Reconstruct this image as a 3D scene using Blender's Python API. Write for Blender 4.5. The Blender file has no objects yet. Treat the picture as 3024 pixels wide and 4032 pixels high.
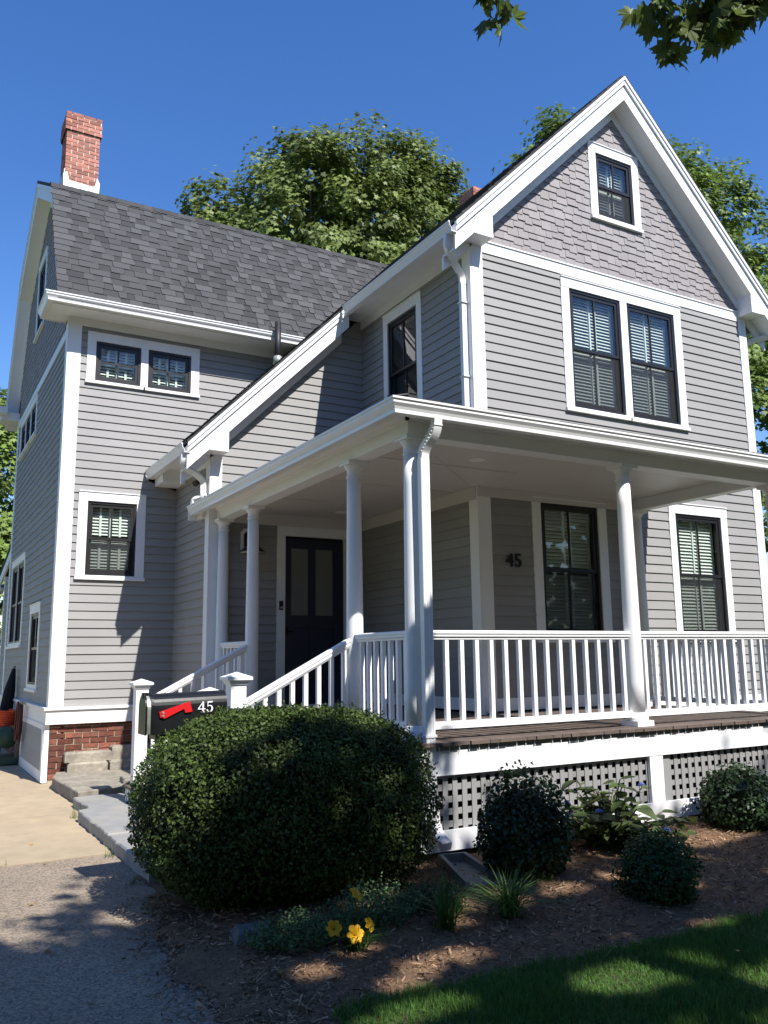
import bpy, math, random
import numpy as np
from mathutils import Vector
random.seed(7); rng = np.random.default_rng(7)
scene = bpy.context.scene

# ------------------------------------------------------------------ camera, sky, sun, exposure
CAM_H = 1.61
RIGHT = (0.870055, -0.492787, -0.012876); UP = (-0.072268, -0.153346, 0.985526); FWD = (0.487629, 0.856532, 0.169033)
cam_data = bpy.data.cameras.new("camera"); cam = bpy.data.objects.new("camera", cam_data)
scene.collection.objects.link(cam); scene.camera = cam
cam_data.sensor_fit = 'VERTICAL'; cam_data.sensor_height = 36.0; cam_data.sensor_width = 27.0
cam_data.lens = 36.0 * 3337.47 / 4032.0
cam_data.clip_start = 0.05; cam_data.clip_end = 2000
from mathutils import Matrix
cam.matrix_world = Matrix(((RIGHT[0], UP[0], -FWD[0], 0), (RIGHT[1], UP[1], -FWD[1], 0), (RIGHT[2], UP[2], -FWD[2], CAM_H), (0, 0, 0, 1)))

SUN = Vector((0.18, -1.0, 1.2)).normalized()           # direction towards the sun
world = bpy.data.worlds.new("World"); scene.world = world; world.use_nodes = True
nt = world.node_tree; nt.nodes.clear()
sky = nt.nodes.new("ShaderNodeTexSky"); sky.sky_type = 'NISHITA'; sky.sun_disc = False
sky.sun_elevation = math.asin(SUN.z); sky.sun_rotation = math.atan2(SUN.x, SUN.y)
sky.altitude = 50; sky.air_density = 1.15; sky.dust_density = 0.25; sky.ozone_density = 3.2
bg = nt.nodes.new("ShaderNodeBackground"); bg.inputs[1].default_value = 0.085
wo = nt.nodes.new("ShaderNodeOutputWorld")
hs = nt.nodes.new("ShaderNodeHueSaturation"); hs.inputs["Saturation"].default_value = 1.28; hs.inputs["Value"].default_value = 1.46; hs.inputs["Hue"].default_value = 0.512
nt.links.new(sky.outputs[0], hs.inputs["Color"]); nt.links.new(hs.outputs[0], bg.inputs[0]); nt.links.new(bg.outputs[0], wo.inputs[0])
sd = bpy.data.lights.new("sun", 'SUN'); sd.energy = 5.0; sd.angle = math.radians(0.53); sd.color = (1.0, 0.965, 0.91)
so = bpy.data.objects.new("sun", sd); scene.collection.objects.link(so)
so.rotation_euler = (-SUN).to_track_quat('-Z', 'Y').to_euler(); so.location = (3, -10, 20)
vs = scene.view_settings; vs.view_transform = 'Standard'; vs.look = 'None'; vs.gamma = 1.0; vs.exposure = 0.64
vs.use_curve_mapping = False
scene.cycles.max_bounces = 8; scene.cycles.transparent_max_bounces = 24

def project(p):
    v = (p[0], p[1], p[2] - CAM_H)
    a = sum(i * j for i, j in zip(v, RIGHT)); b = sum(i * j for i, j in zip(v, UP)); c = sum(i * j for i, j in zip(v, FWD))
    if c < 0.05: return None
    return (384 + 847.6 * a / c, 512 - 847.6 * b / c, c)

# ------------------------------------------------------------------ materials
def material(name, color, rough=0.6, spec=0.4, vary=0.08, scale=6.0, bump=0.0, bscale=60.0, tone=0.0, metal=0.0,
             color2=None, cscale=3.0, translucent=0.0, stretch=None, coords='Object', detail=4.0, cmix=0.5, sheen=0.0):
    m = bpy.data.materials.new(name); m.use_nodes = True
    n = m.node_tree.nodes; l = m.node_tree.links
    p = n["Principled BSDF"]
    p.inputs["Roughness"].default_value = rough; p.inputs["Metallic"].default_value = metal
    p.inputs["Specular IOR Level"].default_value = spec
    geo = n.new("ShaderNodeNewGeometry"); vec = geo.outputs["Position"]
    if stretch:
        mp = n.new("ShaderNodeMapping"); mp.inputs["Scale"].default_value = stretch
        l.new(vec, mp.inputs[0]); vec = mp.outputs[0]
    col = None
    rgb = n.new("ShaderNodeRGB"); rgb.outputs[0].default_value = (*color, 1); col = rgb.outputs[0]
    if color2:
        t2 = n.new("ShaderNodeTexNoise"); t2.inputs["Scale"].default_value = cscale; t2.inputs["Detail"].default_value = detail
        t2.inputs["Roughness"].default_value = 0.65
        l.new(vec, t2.inputs["Vector"])
        r2 = n.new("ShaderNodeMapRange"); r2.inputs[1].default_value = 0.5 - 0.18 * (1.01 - cmix) - 0.1; r2.inputs[2].default_value = 0.5 + 0.22 * (1.01 - cmix)
        l.new(t2.outputs[0], r2.inputs[0])
        mx = n.new("ShaderNodeMix"); mx.data_type = 'RGBA'; mx.inputs[7].default_value = (*color2, 1)
        l.new(r2.outputs[0], mx.inputs[0]); l.new(col, mx.inputs[6]); col = mx.outputs[2]
    if vary or tone:
        val = None
        if vary:
            t = n.new("ShaderNodeTexNoise"); t.inputs["Scale"].default_value = scale; t.inputs["Detail"].default_value = 6
            l.new(vec, t.inputs["Vector"])
            r = n.new("ShaderNodeMapRange"); r.inputs[1].default_value = 0.25; r.inputs[2].default_value = 0.75
            r.inputs[3].default_value = 1 - vary; r.inputs[4].default_value = 1 + vary
            l.new(t.outputs[0], r.inputs[0]); val = r.outputs[0]
        if tone:
            at = n.new("ShaderNodeAttribute"); at.attribute_name = "tone"
            r = n.new("ShaderNodeMapRange"); r.inputs[3].default_value = 1 - tone; r.inputs[4].default_value = 1 + tone
            l.new(at.outputs["Fac"], r.inputs[0])
            if val:
                mu = n.new("ShaderNodeMath"); mu.operation = 'MULTIPLY'; l.new(val, mu.inputs[0]); l.new(r.outputs[0], mu.inputs[1]); val = mu.outputs[0]
            else: val = r.outputs[0]
        sc = n.new("ShaderNodeVectorMath"); sc.operation = 'SCALE'; l.new(col, sc.inputs[0]); l.new(val, sc.inputs[3]); col = sc.outputs[0]
    l.new(col, p.inputs["Base Color"])
    if bump:
        b = n.new("ShaderNodeTexNoise"); b.inputs["Scale"].default_value = bscale; b.inputs["Detail"].default_value = 5
        l.new(vec, b.inputs["Vector"])
        bn = n.new("ShaderNodeBump"); bn.inputs["Strength"].default_value = bump; bn.inputs["Distance"].default_value = 0.01
        l.new(b.outputs[0], bn.inputs["Height"]); l.new(bn.outputs[0], p.inputs["Normal"])
    if translucent:
        tr = n.new("ShaderNodeBsdfTranslucent"); l.new(col, tr.inputs[0])
        mix = n.new("ShaderNodeMixShader"); mix.inputs[0].default_value = translucent
        l.new(p.outputs[0], mix.inputs[1]); l.new(tr.outputs[0], mix.inputs[2])
        l.new(mix.outputs[0], n["Material Output"].inputs[0])
    return m

def glass_material(name, tint, refl):
    m = bpy.data.materials.new(name); m.use_nodes = True
    n = m.node_tree.nodes; l = m.node_tree.links; n.remove(n["Principled BSDF"])
    tr = n.new("ShaderNodeBsdfTransparent"); tr.inputs[0].default_value = (*tint, 1)
    gl = n.new("ShaderNodeBsdfGlossy"); gl.inputs["Roughness"].default_value = 0.015
    lw = n.new("ShaderNodeLayerWeight"); lw.inputs[0].default_value = 0.5
    pw = n.new("ShaderNodeMath"); pw.operation = 'POWER'; l.new(lw.outputs["Facing"], pw.inputs[0]); pw.inputs[1].default_value = 3.0
    fr = n.new("ShaderNodeMapRange"); fr.inputs[3].default_value = refl; fr.inputs[4].default_value = 0.95; l.new(pw.outputs[0], fr.inputs[0])
    tx = n.new("ShaderNodeTexNoise"); tx.inputs["Scale"].default_value = 2.5
    bp = n.new("ShaderNodeBump"); bp.inputs["Strength"].default_value = 0.05; l.new(tx.outputs[0], bp.inputs["Height"])
    l.new(bp.outputs[0], gl.inputs["Normal"])
    mx = n.new("ShaderNodeMixShader"); l.new(fr.outputs[0], mx.inputs[0]); l.new(tr.outputs[0], mx.inputs[1]); l.new(gl.outputs[0], mx.inputs[2])
    l.new(mx.outputs[0], n["Material Output"].inputs[0]); return m

def screen_material():
    m = bpy.data.materials.new("insect_screen"); m.use_nodes = True
    n = m.node_tree.nodes; l = m.node_tree.links; p = n["Principled BSDF"]
    p.inputs["Base Color"].default_value = (0.02, 0.02, 0.022, 1); p.inputs["Roughness"].default_value = 0.7
    tr = n.new("ShaderNodeBsdfTransparent"); mx = n.new("ShaderNodeMixShader"); mx.inputs[0].default_value = 0.45
    l.new(tr.outputs[0], mx.inputs[1]); l.new(p.outputs[0], mx.inputs[2]); l.new(mx.outputs[0], n["Material Output"].inputs[0]); return m

M = {}
M['siding'] = material("grey_siding", (0.292, 0.285, 0.278), 0.62, 0.3, vary=0.05, scale=1.6, bump=0.08, bscale=140, tone=0.045)
M['shake'] = material("grey_wall_shingle", (0.28, 0.258, 0.258), 0.65, 0.3, vary=0.05, scale=3, bump=0.08, bscale=120, tone=0.09)
M['trim'] = material("white_trim", (0.81, 0.81, 0.81), 0.45, 0.4, vary=0.035, scale=2.3, bump=0.02, bscale=40)
M['gutter'] = material("white_gutter", (0.78, 0.78, 0.77), 0.32, 0.5, vary=0.03, scale=3)
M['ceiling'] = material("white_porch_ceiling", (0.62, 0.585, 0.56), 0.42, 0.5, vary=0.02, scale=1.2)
M['backing'] = material("sheathing", (0.05, 0.05, 0.05), 0.9)
M['black'] = material("black_sash", (0.014, 0.013, 0.014), 0.4, 0.5, vary=0.1)
M['slat'] = material("white_louvre", (0.72, 0.75, 0.70), 0.5, 0.3, vary=0.03)
M['room'] = material("dark_room", (0.02, 0.02, 0.022), 0.9)
M['glass'] = glass_material("window_glass", (0.90, 0.95, 0.93), 0.09)
M['frosted'] = material("frosted_door_glass", (0.16, 0.165, 0.16), 0.3, 0.6, vary=0.05)
M['screen'] = screen_material()
M['door'] = material("navy_door", (0.012, 0.016, 0.04), 0.4, 0.5, vary=0.1)
M['roof'] = material("asphalt_shingle", (0.07, 0.07, 0.072), 0.9, 0.2, vary=0.16, scale=90, bump=0.5, bscale=260, tone=0.36)
M['brick'] = material("red_brick", (0.42, 0.17, 0.12), 0.85, 0.2, vary=0.22, scale=25, bump=0.4, bscale=90, tone=0.35, color2=(0.36, 0.16, 0.125), cscale=4)
M['old_brick'] = material("old_brick", (0.23, 0.075, 0.05), 0.9, 0.2, vary=0.25, scale=30, bump=0.6, bscale=70, tone=0.4, color2=(0.14, 0.06, 0.045), cscale=7)
M['light_mortar'] = material('light_mortar', (0.58, 0.50, 0.40), 0.95, 0.1, vary=0.2, scale=18, bump=0.5, bscale=60)
M['mortar'] = material("mortar", (0.42, 0.36, 0.27), 0.95, 0.1, vary=0.25, scale=18, bump=0.6, bscale=60)
M['lead'] = material("lead_flashing", (0.55, 0.53, 0.49), 0.55, 0.5, vary=0.15, scale=12, bump=0.4, bscale=25, metal=0.25)
M['deck'] = material("brown_deck", (0.125, 0.095, 0.078), 0.6, 0.35, vary=0.15, scale=8, bump=0.15, bscale=50, tone=0.14, stretch=(8, 1, 8))
M['lattice'] = material("grey_lattice", (0.27, 0.267, 0.262), 0.6, 0.3, vary=0.03)
M['dark'] = material("under_porch_shade", (0.05, 0.042, 0.035), 0.95, 0.1)  # dark colour stands in for the shade under the porch
M['metal_black'] = material("black_enamel", (0.009, 0.0095, 0.011), 0.33, 0.35, vary=0.15, scale=9, bump=0.03, bscale=30)
M['plastic_red'] = material("red_flag", (0.55, 0.012, 0.015), 0.35, 0.5, vary=0.05)
M['white_vinyl'] = material("white_numeral", (0.82, 0.82, 0.82), 0.5, 0.3, vary=0)
M['alu'] = material("worn_aluminium", (0.42, 0.43, 0.38), 0.4, 0.5, vary=0.2, scale=20, metal=0.5)
M['pipe'] = material("black_vent_pipe", (0.018, 0.018, 0.02), 0.5, 0.4, vary=0.1)
M['bluestone'] = material("bluestone", (0.215, 0.22, 0.225), 0.7, 0.3, vary=0.12, scale=5, bump=0.25, bscale=30, color2=(0.28, 0.265, 0.235), cscale=2.2, tone=0.08)
M['fieldstone'] = material("weathered_granite", (0.36, 0.32, 0.25), 0.9, 0.2, vary=0.25, scale=14, bump=0.8, bscale=22, color2=(0.24, 0.215, 0.18), cscale=5, tone=0.12)
M['dark_granite'] = material('dark_granite', (0.13, 0.13, 0.125), 0.9, 0.2, vary=0.3, scale=20, bump=0.7, bscale=30)
M['litter'] = material('fallen_leaf', (0.30, 0.17, 0.06), 0.8, 0.2, vary=0, tone=0.6)
M['concrete'] = material("tan_concrete", (0.43, 0.335, 0.22), 0.9, 0.2, vary=0.10, scale=5, bump=0.3, bscale=120, color2=(0.35, 0.28, 0.19), cscale=0.7, detail=8)
M['asphalt'] = None
M['soil'] = material("ground_soil", (0.075, 0.055, 0.04), 0.95, 0.1, vary=0.3, scale=9, bump=0.8, bscale=40)
M['turf'] = material("far_grass", (0.05, 0.085, 0.025), 0.95, 0.1, vary=0.3, scale=2.5, bump=0.5, bscale=40)
M['mulch'] = material("bark_mulch", (0.21, 0.125, 0.068), 0.95, 0.1, vary=0.45, scale=45, bump=1.0, bscale=70, color2=(0.15, 0.095, 0.06), cscale=2.0)
M['chip'] = material("mulch_chip", (0.29, 0.185, 0.11), 0.9, 0.1, vary=0.2, scale=30, tone=0.75)
M['grass'] = material("lawn_blade", (0.085, 0.185, 0.03), 0.55, 0.3, vary=0, tone=0.45, translucent=0.35)
M['weed'] = material("weed_blade", (0.10, 0.17, 0.04), 0.6, 0.3, vary=0, tone=0.4, translucent=0.35)
M['box_leaf'] = material("hedge_leaf", (0.058, 0.088, 0.021), 0.5, 0.22, vary=0, tone=0.8, translucent=0.2)
M['shrub_leaf'] = material("shrub_leaf", (0.03, 0.06, 0.02), 0.45, 0.4, vary=0, tone=0.5, translucent=0.22)
M['shrub_leaf2'] = material("fine_shrub_leaf", (0.028, 0.075, 0.018), 0.5, 0.35, vary=0, tone=0.5, translucent=0.25)
M['sage_leaf'] = material("grey_green_leaf", (0.105, 0.165, 0.07), 0.7, 0.2, vary=0, tone=0.4, translucent=0.25)
M['lily_leaf'] = material("lily_leaf", (0.055, 0.12, 0.025), 0.5, 0.3, vary=0, tone=0.4, translucent=0.35)
M['bright_leaf'] = material("bright_blade", (0.11, 0.2, 0.045), 0.5, 0.3, vary=0, tone=0.35, translucent=0.4)
M['hyd_leaf'] = material("hydrangea_leaf", (0.05, 0.09, 0.028), 0.5, 0.35, vary=0.15, scale=40, tone=0.55, translucent=0.3, color2=(0.085, 0.11, 0.03), cscale=12)
M['hyd_flower'] = material("blue_flower", (0.16, 0.2, 0.5), 0.7, 0.2, vary=0.2, scale=40)
M['petal'] = material("yellow_petal", (0.72, 0.40, 0.012), 0.55, 0.3, vary=0.12, scale=50, translucent=0.3)
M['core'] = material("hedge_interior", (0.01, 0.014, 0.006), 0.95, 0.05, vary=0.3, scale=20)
M['bark'] = material("bark", (0.11, 0.09, 0.07), 0.95, 0.1, vary=0.35, scale=12, bump=1.0, bscale=18, stretch=(1, 1, 0.25))
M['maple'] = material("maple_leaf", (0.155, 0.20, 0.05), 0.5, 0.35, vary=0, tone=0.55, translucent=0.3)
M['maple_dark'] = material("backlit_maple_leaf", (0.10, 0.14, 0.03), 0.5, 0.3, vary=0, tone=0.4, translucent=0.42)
M['oak'] = material("green_leaf", (0.15, 0.215, 0.042), 0.5, 0.35, vary=0, tone=0.55, translucent=0.3)
M['green_plastic'] = material("green_reel_plastic", (0.05, 0.10, 0.07), 0.5, 0.4, vary=0.1)
M['hose_orange'] = material("orange_hose", (0.75, 0.10, 0.03), 0.5, 0.4, vary=0.08)
M['hose_red'] = material("maroon_hose", (0.09, 0.02, 0.018), 0.5, 0.4, vary=0.08)
M['grey_wood'] = material("weathered_wood", (0.2, 0.18, 0.15), 0.85, 0.2, vary=0.25, scale=9, stretch=(6, 6, 0.6))
M['umbrella'] = material("dark_canvas", (0.015, 0.016, 0.022), 0.8, 0.2, vary=0.2)
M['lamp_white'] = material("lamp_inner_white", (0.7, 0.7, 0.68), 0.5, 0.3)

def asphalt_material():
    m = material("worn_asphalt", (0.295, 0.235, 0.172), 0.9, 0.2, vary=0.1, scale=2.2, bump=0.9, bscale=150, color2=(0.245, 0.20, 0.152), cscale=0.8)
    n = m.node_tree.nodes; l = m.node_tree.links; p = n["Principled BSDF"]
    src = p.inputs["Base Color"].links[0].from_socket
    geo = n.new("ShaderNodeNewGeometry")
    v = n.new("ShaderNodeTexVoronoi"); v.inputs["Scale"].default_value = 85; l.new(geo.outputs["Position"], v.inputs["Vector"])
    r = n.new("ShaderNodeMapRange"); r.inputs[3].default_value = 0.62; r.inputs[4].default_value = 1.5
    sep = n.new("ShaderNodeSeparateColor"); l.new(v.outputs["Color"], sep.inputs[0]); l.new(sep.outputs[0], r.inputs[0])
    sc = n.new("ShaderNodeVectorMath"); sc.operation = 'SCALE'; l.new(src, sc.inputs[0]); l.new(r.outputs[0], sc.inputs[3])
    l.new(sc.outputs[0], p.inputs["Base Color"]); return m
M['asphalt'] = asphalt_material()

# ------------------------------------------------------------------ mesh helpers
WL = {}
def link(o, parent=None, loc=(0, 0, 0)):
    scene.collection.objects.link(o)
    if parent is not None:
        o.parent = parent; pl = WL[parent.name]
        o.location = (loc[0] - pl[0], loc[1] - pl[1], loc[2] - pl[2])
    else: o.location = loc
    WL[o.name] = tuple(loc); return o

def empty(name, loc, label=None, cat=None, group=None, parent=None):
    o = bpy.data.objects.new(name, None); o.empty_display_size = 0.2
    link(o, parent, loc)
    if label: o['label'] = label; o['category'] = cat
    if group: o['group'] = group
    return o

def obj(name, V, F, mat, parent=None, smooth=False, tone=None, kind=None, loc=None):
    V = np.asarray(V, dtype=float)
    c = V.mean(0) if loc is None else np.asarray(loc, float)
    me = bpy.data.meshes.new(name)
    me.from_pydata((V - c).tolist(), [], F)
    if smooth: me.polygons.foreach_set("use_smooth", [True] * len(me.polygons))
    if tone is not None:
        a = me.attributes.new("tone", 'FLOAT', 'POINT')
        a.data.foreach_set("value", np.broadcast_to(np.asarray(tone, dtype=np.float32), (len(V),)).copy())
    me.materials.append(M[mat] if isinstance(mat, str) else mat)
    o = bpy.data.objects.new(name, me)
    link(o, parent, tuple(c))
    if kind: o['kind'] = kind
    return o

def tag(o, label, cat, group=None):
    o['label'] = label; o['category'] = cat
    if group: o['group'] = group
    return o

class Geo:
    def __init__(s): s.V = []; s.F = []; s.T = []
    def add(s, V, F, tone=0.5):
        b = len(s.V); s.V += [tuple(v) for v in V]; s.F += [tuple(i + b for i in f) for f in F]; s.T += [tone] * len(V); return s
    def box(s, x0, x1, y0, y1, z0, z1, tone=0.5): return s.add(*boxVF(x0, x1, y0, y1, z0, z1), tone)
    def out(s, name, mat, parent=None, **k): return obj(name, s.V, s.F, mat, parent, tone=s.T, **k)

BF = [(0, 3, 2, 1), (4, 5, 6, 7), (0, 1, 5, 4), (1, 2, 6, 5), (2, 3, 7, 6), (3, 0, 4, 7)]
def boxVF(x0, x1, y0, y1, z0, z1):
    x0, x1 = min(x0, x1), max(x0, x1); y0, y1 = min(y0, y1), max(y0, y1); z0, z1 = min(z0, z1), max(z0, z1)
    return [(x0, y0, z0), (x1, y0, z0), (x1, y1, z0), (x0, y1, z0), (x0, y0, z1), (x1, y0, z1), (x1, y1, z1), (x0, y1, z1)], BF
def prism(poly, axis, a0, a1):
    """extrude a 2-D polygon; axis 'y': poly in (x,z), axis 'x': poly in (y,z), axis 'z': poly in (x,y)"""
    n = len(poly); V = []
    for a in (a0, a1):
        for p in poly:
            V.append((p[0], a, p[1]) if axis == 'y' else (a, p[0], p[1]) if axis == 'x' else (p[0], p[1], a))
    F = [tuple(range(n)), tuple(range(2 * n - 1, n - 1, -1))] + [(i, i + n, (i + 1) % n + n, (i + 1) % n) for i in range(n)]
    return V, F
def band(chain, d0, d1):
    return [(p[0], p[1] - d0) for p in chain] + [(p[0], p[1] - d1) for p in reversed(chain)]
def lathe(prof, cx, cy, n=24):
    V = []; F = []
    for r, z in prof:
        for i in range(n): t = 2 * math.pi * i / n; V.append((cx + r * math.cos(t), cy + r * math.sin(t), z))
    for k in range(len(prof) - 1):
        for i in range(n): j = (i + 1) % n; F.append((k * n + i, k * n + j, k * n + n + j, k * n + n + i))
    F.append(tuple(range(n - 1, -1, -1))); F.append(tuple(range((len(prof) - 1) * n, len(prof) * n)))
    return V, F
def tube(path, r, n=8, square=None):
    """swept tube; square=(w,d) gives a rectangular section"""
    P = [Vector(p) for p in path]; V = []; F = []; up0 = Vector((0, 0, 1)); prev = None
    for i, p in enumerate(P):
        d = (P[min(i + 1, len(P) - 1)] - P[max(i - 1, 0)]).normalized()
        if prev is None:
            a = d.cross(up0)
            if a.length < 0.15: a = Vector((1, 0, 0)) - d * d.x
            a.normalize()
        else: a = (prev - d * prev.dot(d)).normalized()
        prev = a; b = d.cross(a).normalized()
        rr = r[i] if isinstance(r, (list, tuple)) else r
        if square:
            w, dd = square
            for sx, sy in ((-1, -1), (1, -1), (1, 1), (-1, 1)): V.append(tuple(p + a * sx * w / 2 + b * sy * dd / 2))
        else:
            for k in range(n): t = 2 * math.pi * k / n; V.append(tuple(p + a * math.cos(t) * rr + b * math.sin(t) * rr))
    if square: n = 4
    for i in range(len(P) - 1):
        for k in range(n): j = (k + 1) % n; F.append((i * n + k, i * n + j, i * n + n + j, i * n + n + k))
    F.append(tuple(range(n - 1, -1, -1))); F.append(tuple(range((len(P) - 1) * n, len(P) * n)))
    return V, F
def smooth_path(pts, k=5):
    out = []
    P = [pts[0]] + list(pts) + [pts[-1]]
    for i in range(1, len(P) - 2):
        a, b, c, d = (np.array(P[j], float) for j in (i - 1, i, i + 1, i + 2))
        for s in range(k):
            t = s / k
            out.append(tuple(0.5 * ((2 * b) + (-a + c) * t + (2 * a - 5 * b + 4 * c - d) * t * t + (-a + 3 * b - 3 * c + d) * t ** 3)))
    out.append(tuple(pts[-1])); return out
def sweep(profile, path, zbase):
    """profile (inward offset, height) along a horizontal polyline, mitred; inward is to the right of travel"""
    n = len(profile); V = []; F = []; P = [Vector((p[0], p[1])) for p in path]
    for i, p in enumerate(P):
        d1 = (P[i] - P[i - 1]).normalized() if i else (P[1] - P[0]).normalized()
        d2 = (P[i + 1] - P[i]).normalized() if i < len(P) - 1 else d1
        n1 = Vector((d1.y, -d1.x)); n2 = Vector((d2.y, -d2.x)); m = (n1 + n2); m = m / max(m.dot(n1), 1e-6)
        for o, h in profile: q = p + m * o; V.append((q.x, q.y, zbase + h))
    for i in range(len(P) - 1):
        for k in range(n): j = (k + 1) % n; F.append((i * n + k, i * n + j, i * n + n + j, i * n + n + k))
    F.append(tuple(range(n))); F.append(tuple(range(len(P) * n - 1, (len(P) - 1) * n - 1, -1)))
    return V, F
# K-style gutter: outer lip at offset 0, back at 0.12; open trough on top
GUT = [(0.0, 0.125), (0.0, 0.108), (0.012, 0.10), (0.012, 0.078), (0.03, 0.052), (0.04, 0.03), (0.042, 0.0), (0.12, 0.0), (0.12, 0.125), (0.115, 0.125), (0.115, 0.012), (0.05, 0.012), (0.045, 0.04), (0.02, 0.08), (0.018, 0.125)]

def pieces(name, items, mat, parent, limit=300):
    """items: (verts, faces, tone). The ones that show largest become objects, the rest one 'stuff' part"""
    def size(it):
        q = [project(v) for v in it[0]]
        if any(a is None for a in q): return 0
        xs = [a[0] for a in q]; ys = [a[1] for a in q]
        if max(xs) < 0 or min(xs) > 768 or max(ys) < 0 or min(ys) > 1024: return 0
        return (max(xs) - min(xs)) * (max(ys) - min(ys))
    if len(items) > limit:
        order = sorted(range(len(items)), key=lambda i: -size(items[i]))
    else: order = list(range(len(items)))
    for i in order[:limit]: obj(name, items[i][0], items[i][1], mat, parent, tone=items[i][2])
    if len(items) > limit:
        g = Geo()
        for i in order[limit:]: g.add(*items[i])
        o = g.out(name + "_field", mat, parent); o['kind'] = 'stuff'

def leaf_mesh(name, pos, nrm, size, mat, shape='quad', parent=None, droop=0.0, tone=None, kind=None, spin=None):
    """many leaves as one mesh: pos (n,3), nrm (n,3) facing, size (n,)"""
    pos = np.asarray(pos); n = len(pos); nrm = nrm / (np.linalg.norm(nrm, axis=1, keepdims=True) + 1e-9)
    a = rng.normal(size=(n, 3)) if spin is None else spin
    u = np.cross(nrm, a); u /= (np.linalg.norm(u, axis=1, keepdims=True) + 1e-9); w = np.cross(nrm, u)
    if shape == 'quad': S = [(-.30, -.05, 0), (0, -.5, 0), (.30, -.05, 0), (0, .5, 0)]
    elif shape == 'oval': S = [(0, -.5, -.04), (.26, -.2, .05), (.24, .15, .05), (0, .5, -.06), (-.24, .15, .05), (-.26, -.2, .05)]
    else: S = [(0, -.45, 0), (.10, -.22, .0), (.42, -.30, -.06), (.34, -.05, -.03), (.55, .18, -.1), (.22, .16, 0), (0, .58, -.08), (-.22, .16, 0), (-.55, .18, -.1), (-.34, -.05, -.03), (-.42, -.30, -.06), (-.10, -.22, 0)]
    S = np.array(S); k = len(S)
    sz = np.asarray(size).reshape(-1, 1, 1)
    V = pos[:, None, :] + sz * (S[None, :, 0:1] * u[:, None, :] + S[None, :, 1:2] * w[:, None, :] + S[None, :, 2:3] * nrm[:, None, :])
    V = V.reshape(-1, 3)
    me = bpy.data.meshes.new(name); me.vertices.add(n * k)
    c = np.array([V[:, 0].mean(), V[:, 1].mean(), V[:, 2].min()])
    me.vertices.foreach_set("co", (V - c).astype(np.float32).ravel())
    me.loops.add(n * k); me.loops.foreach_set("vertex_index", np.arange(n * k, dtype=np.int32))
    me.polygons.add(n); me.polygons.foreach_set("loop_start", np.arange(0, n * k, k, dtype=np.int32))
    t = rng.random(n) if tone is None else tone
    at = me.attributes.new("tone", 'FLOAT', 'POINT'); at.data.foreach_set("value", np.repeat(t, k).astype(np.float32))
    me.update(calc_edges=True); me.materials.append(M[mat])
    o = bpy.data.objects.new(name, me); link(o, parent, tuple(c))
    if kind: o['kind'] = kind
    return o

def blade_mesh(name, base, height, lean, width, mat, parent=None, kind=None, tone=None, segs=3):
    """grass blades: curved tapered strips"""
    base = np.asarray(base); n = len(base)
    side = np.stack([-lean[:, 1], lean[:, 0], np.zeros(n)], 1); side /= (np.linalg.norm(side, axis=1, keepdims=True) + 1e-9)
    rows = []
    for s in range(segs + 1):
        t = s / segs
        c = base + np.stack([lean[:, 0] * t * t, lean[:, 1] * t * t, height * (t - 0.35 * t * t * (np.linalg.norm(lean, axis=1) / (height + 1e-6)).clip(0, 1.4))], 1)
        ww = (width * (1 - t) ** 0.6 if s < segs else width * 0.04)[:, None]
        rows += [c - side * ww / 2, c + side * ww / 2]
    V = np.stack(rows, 1).reshape(-1, 3); k = 2 * (segs + 1)
    quad = np.array([[2 * s, 2 * s + 1, 2 * s + 3, 2 * s + 2] for s in range(segs)])
    idx = (np.arange(n)[:, None, None] * k + quad[None]).reshape(-1)
    me = bpy.data.meshes.new(name); me.vertices.add(n * k)
    c = np.array([V[:, 0].mean(), V[:, 1].mean(), V[:, 2].min()])
    me.vertices.foreach_set("co", (V - c).astype(np.float32).ravel())
    me.loops.add(len(idx)); me.loops.foreach_set("vertex_index", idx.astype(np.int32))
    me.polygons.add(n * segs); me.polygons.foreach_set("loop_start", np.arange(0, len(idx), 4, dtype=np.int32))
    t = rng.random(n) if tone is None else tone
    at = me.attributes.new("tone", 'FLOAT', 'POINT'); at.data.foreach_set("value", np.repeat(t, k).astype(np.float32))
    me.update(calc_edges=True); me.materials.append(M[mat])
    o = bpy.data.objects.new(name, me); link(o, parent, tuple(c))
    if kind: o['kind'] = kind
    return o

# ------------------------------------------------------------------ ground, drive, beds (structure)
def sheet(name, poly, z, mat, th=0.05, kind='structure', parent=None):
    V, F = prism(poly, 'z', z - th, z); o = obj(name, V, F, mat, parent); o['kind'] = kind; return o
g = sheet('ground', [(-400, -400), (400, -400), (400, 600), (-400, 600)], -0.03, 'turf', 0.2)
sheet('road', [(-60, -9.0), (60, -9.0), (60, -3.2), (-60, -3.2)], -0.02, 'asphalt', 0.02)
sheet('asphalt_drive', [(-2.4, -3.2), (1.75, -3.2), (1.75, 3.0), (1.62, 3.5), (1.62, 4.7), (1.70, 5.6), (1.78, 6.4), (1.84, 7.72), (-2.4, 7.70)], 0.0, 'asphalt', 0.06)
cd = empty('concrete_drive', (-0.3, 12, 0)); cd['kind'] = 'structure'
for (y0, y1) in ((7.74, 9.93), (9.945, 12.6), (12.615, 16.0), (16.015, 22.0)):
    obj('concrete_slab', *prism([(-2.4, y0), (1.95, y0), (1.95, y1), (-2.4, y1)], 'z', -0.08, 0.004 + random.uniform(-.001, .001)), 'concrete', cd)
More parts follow.
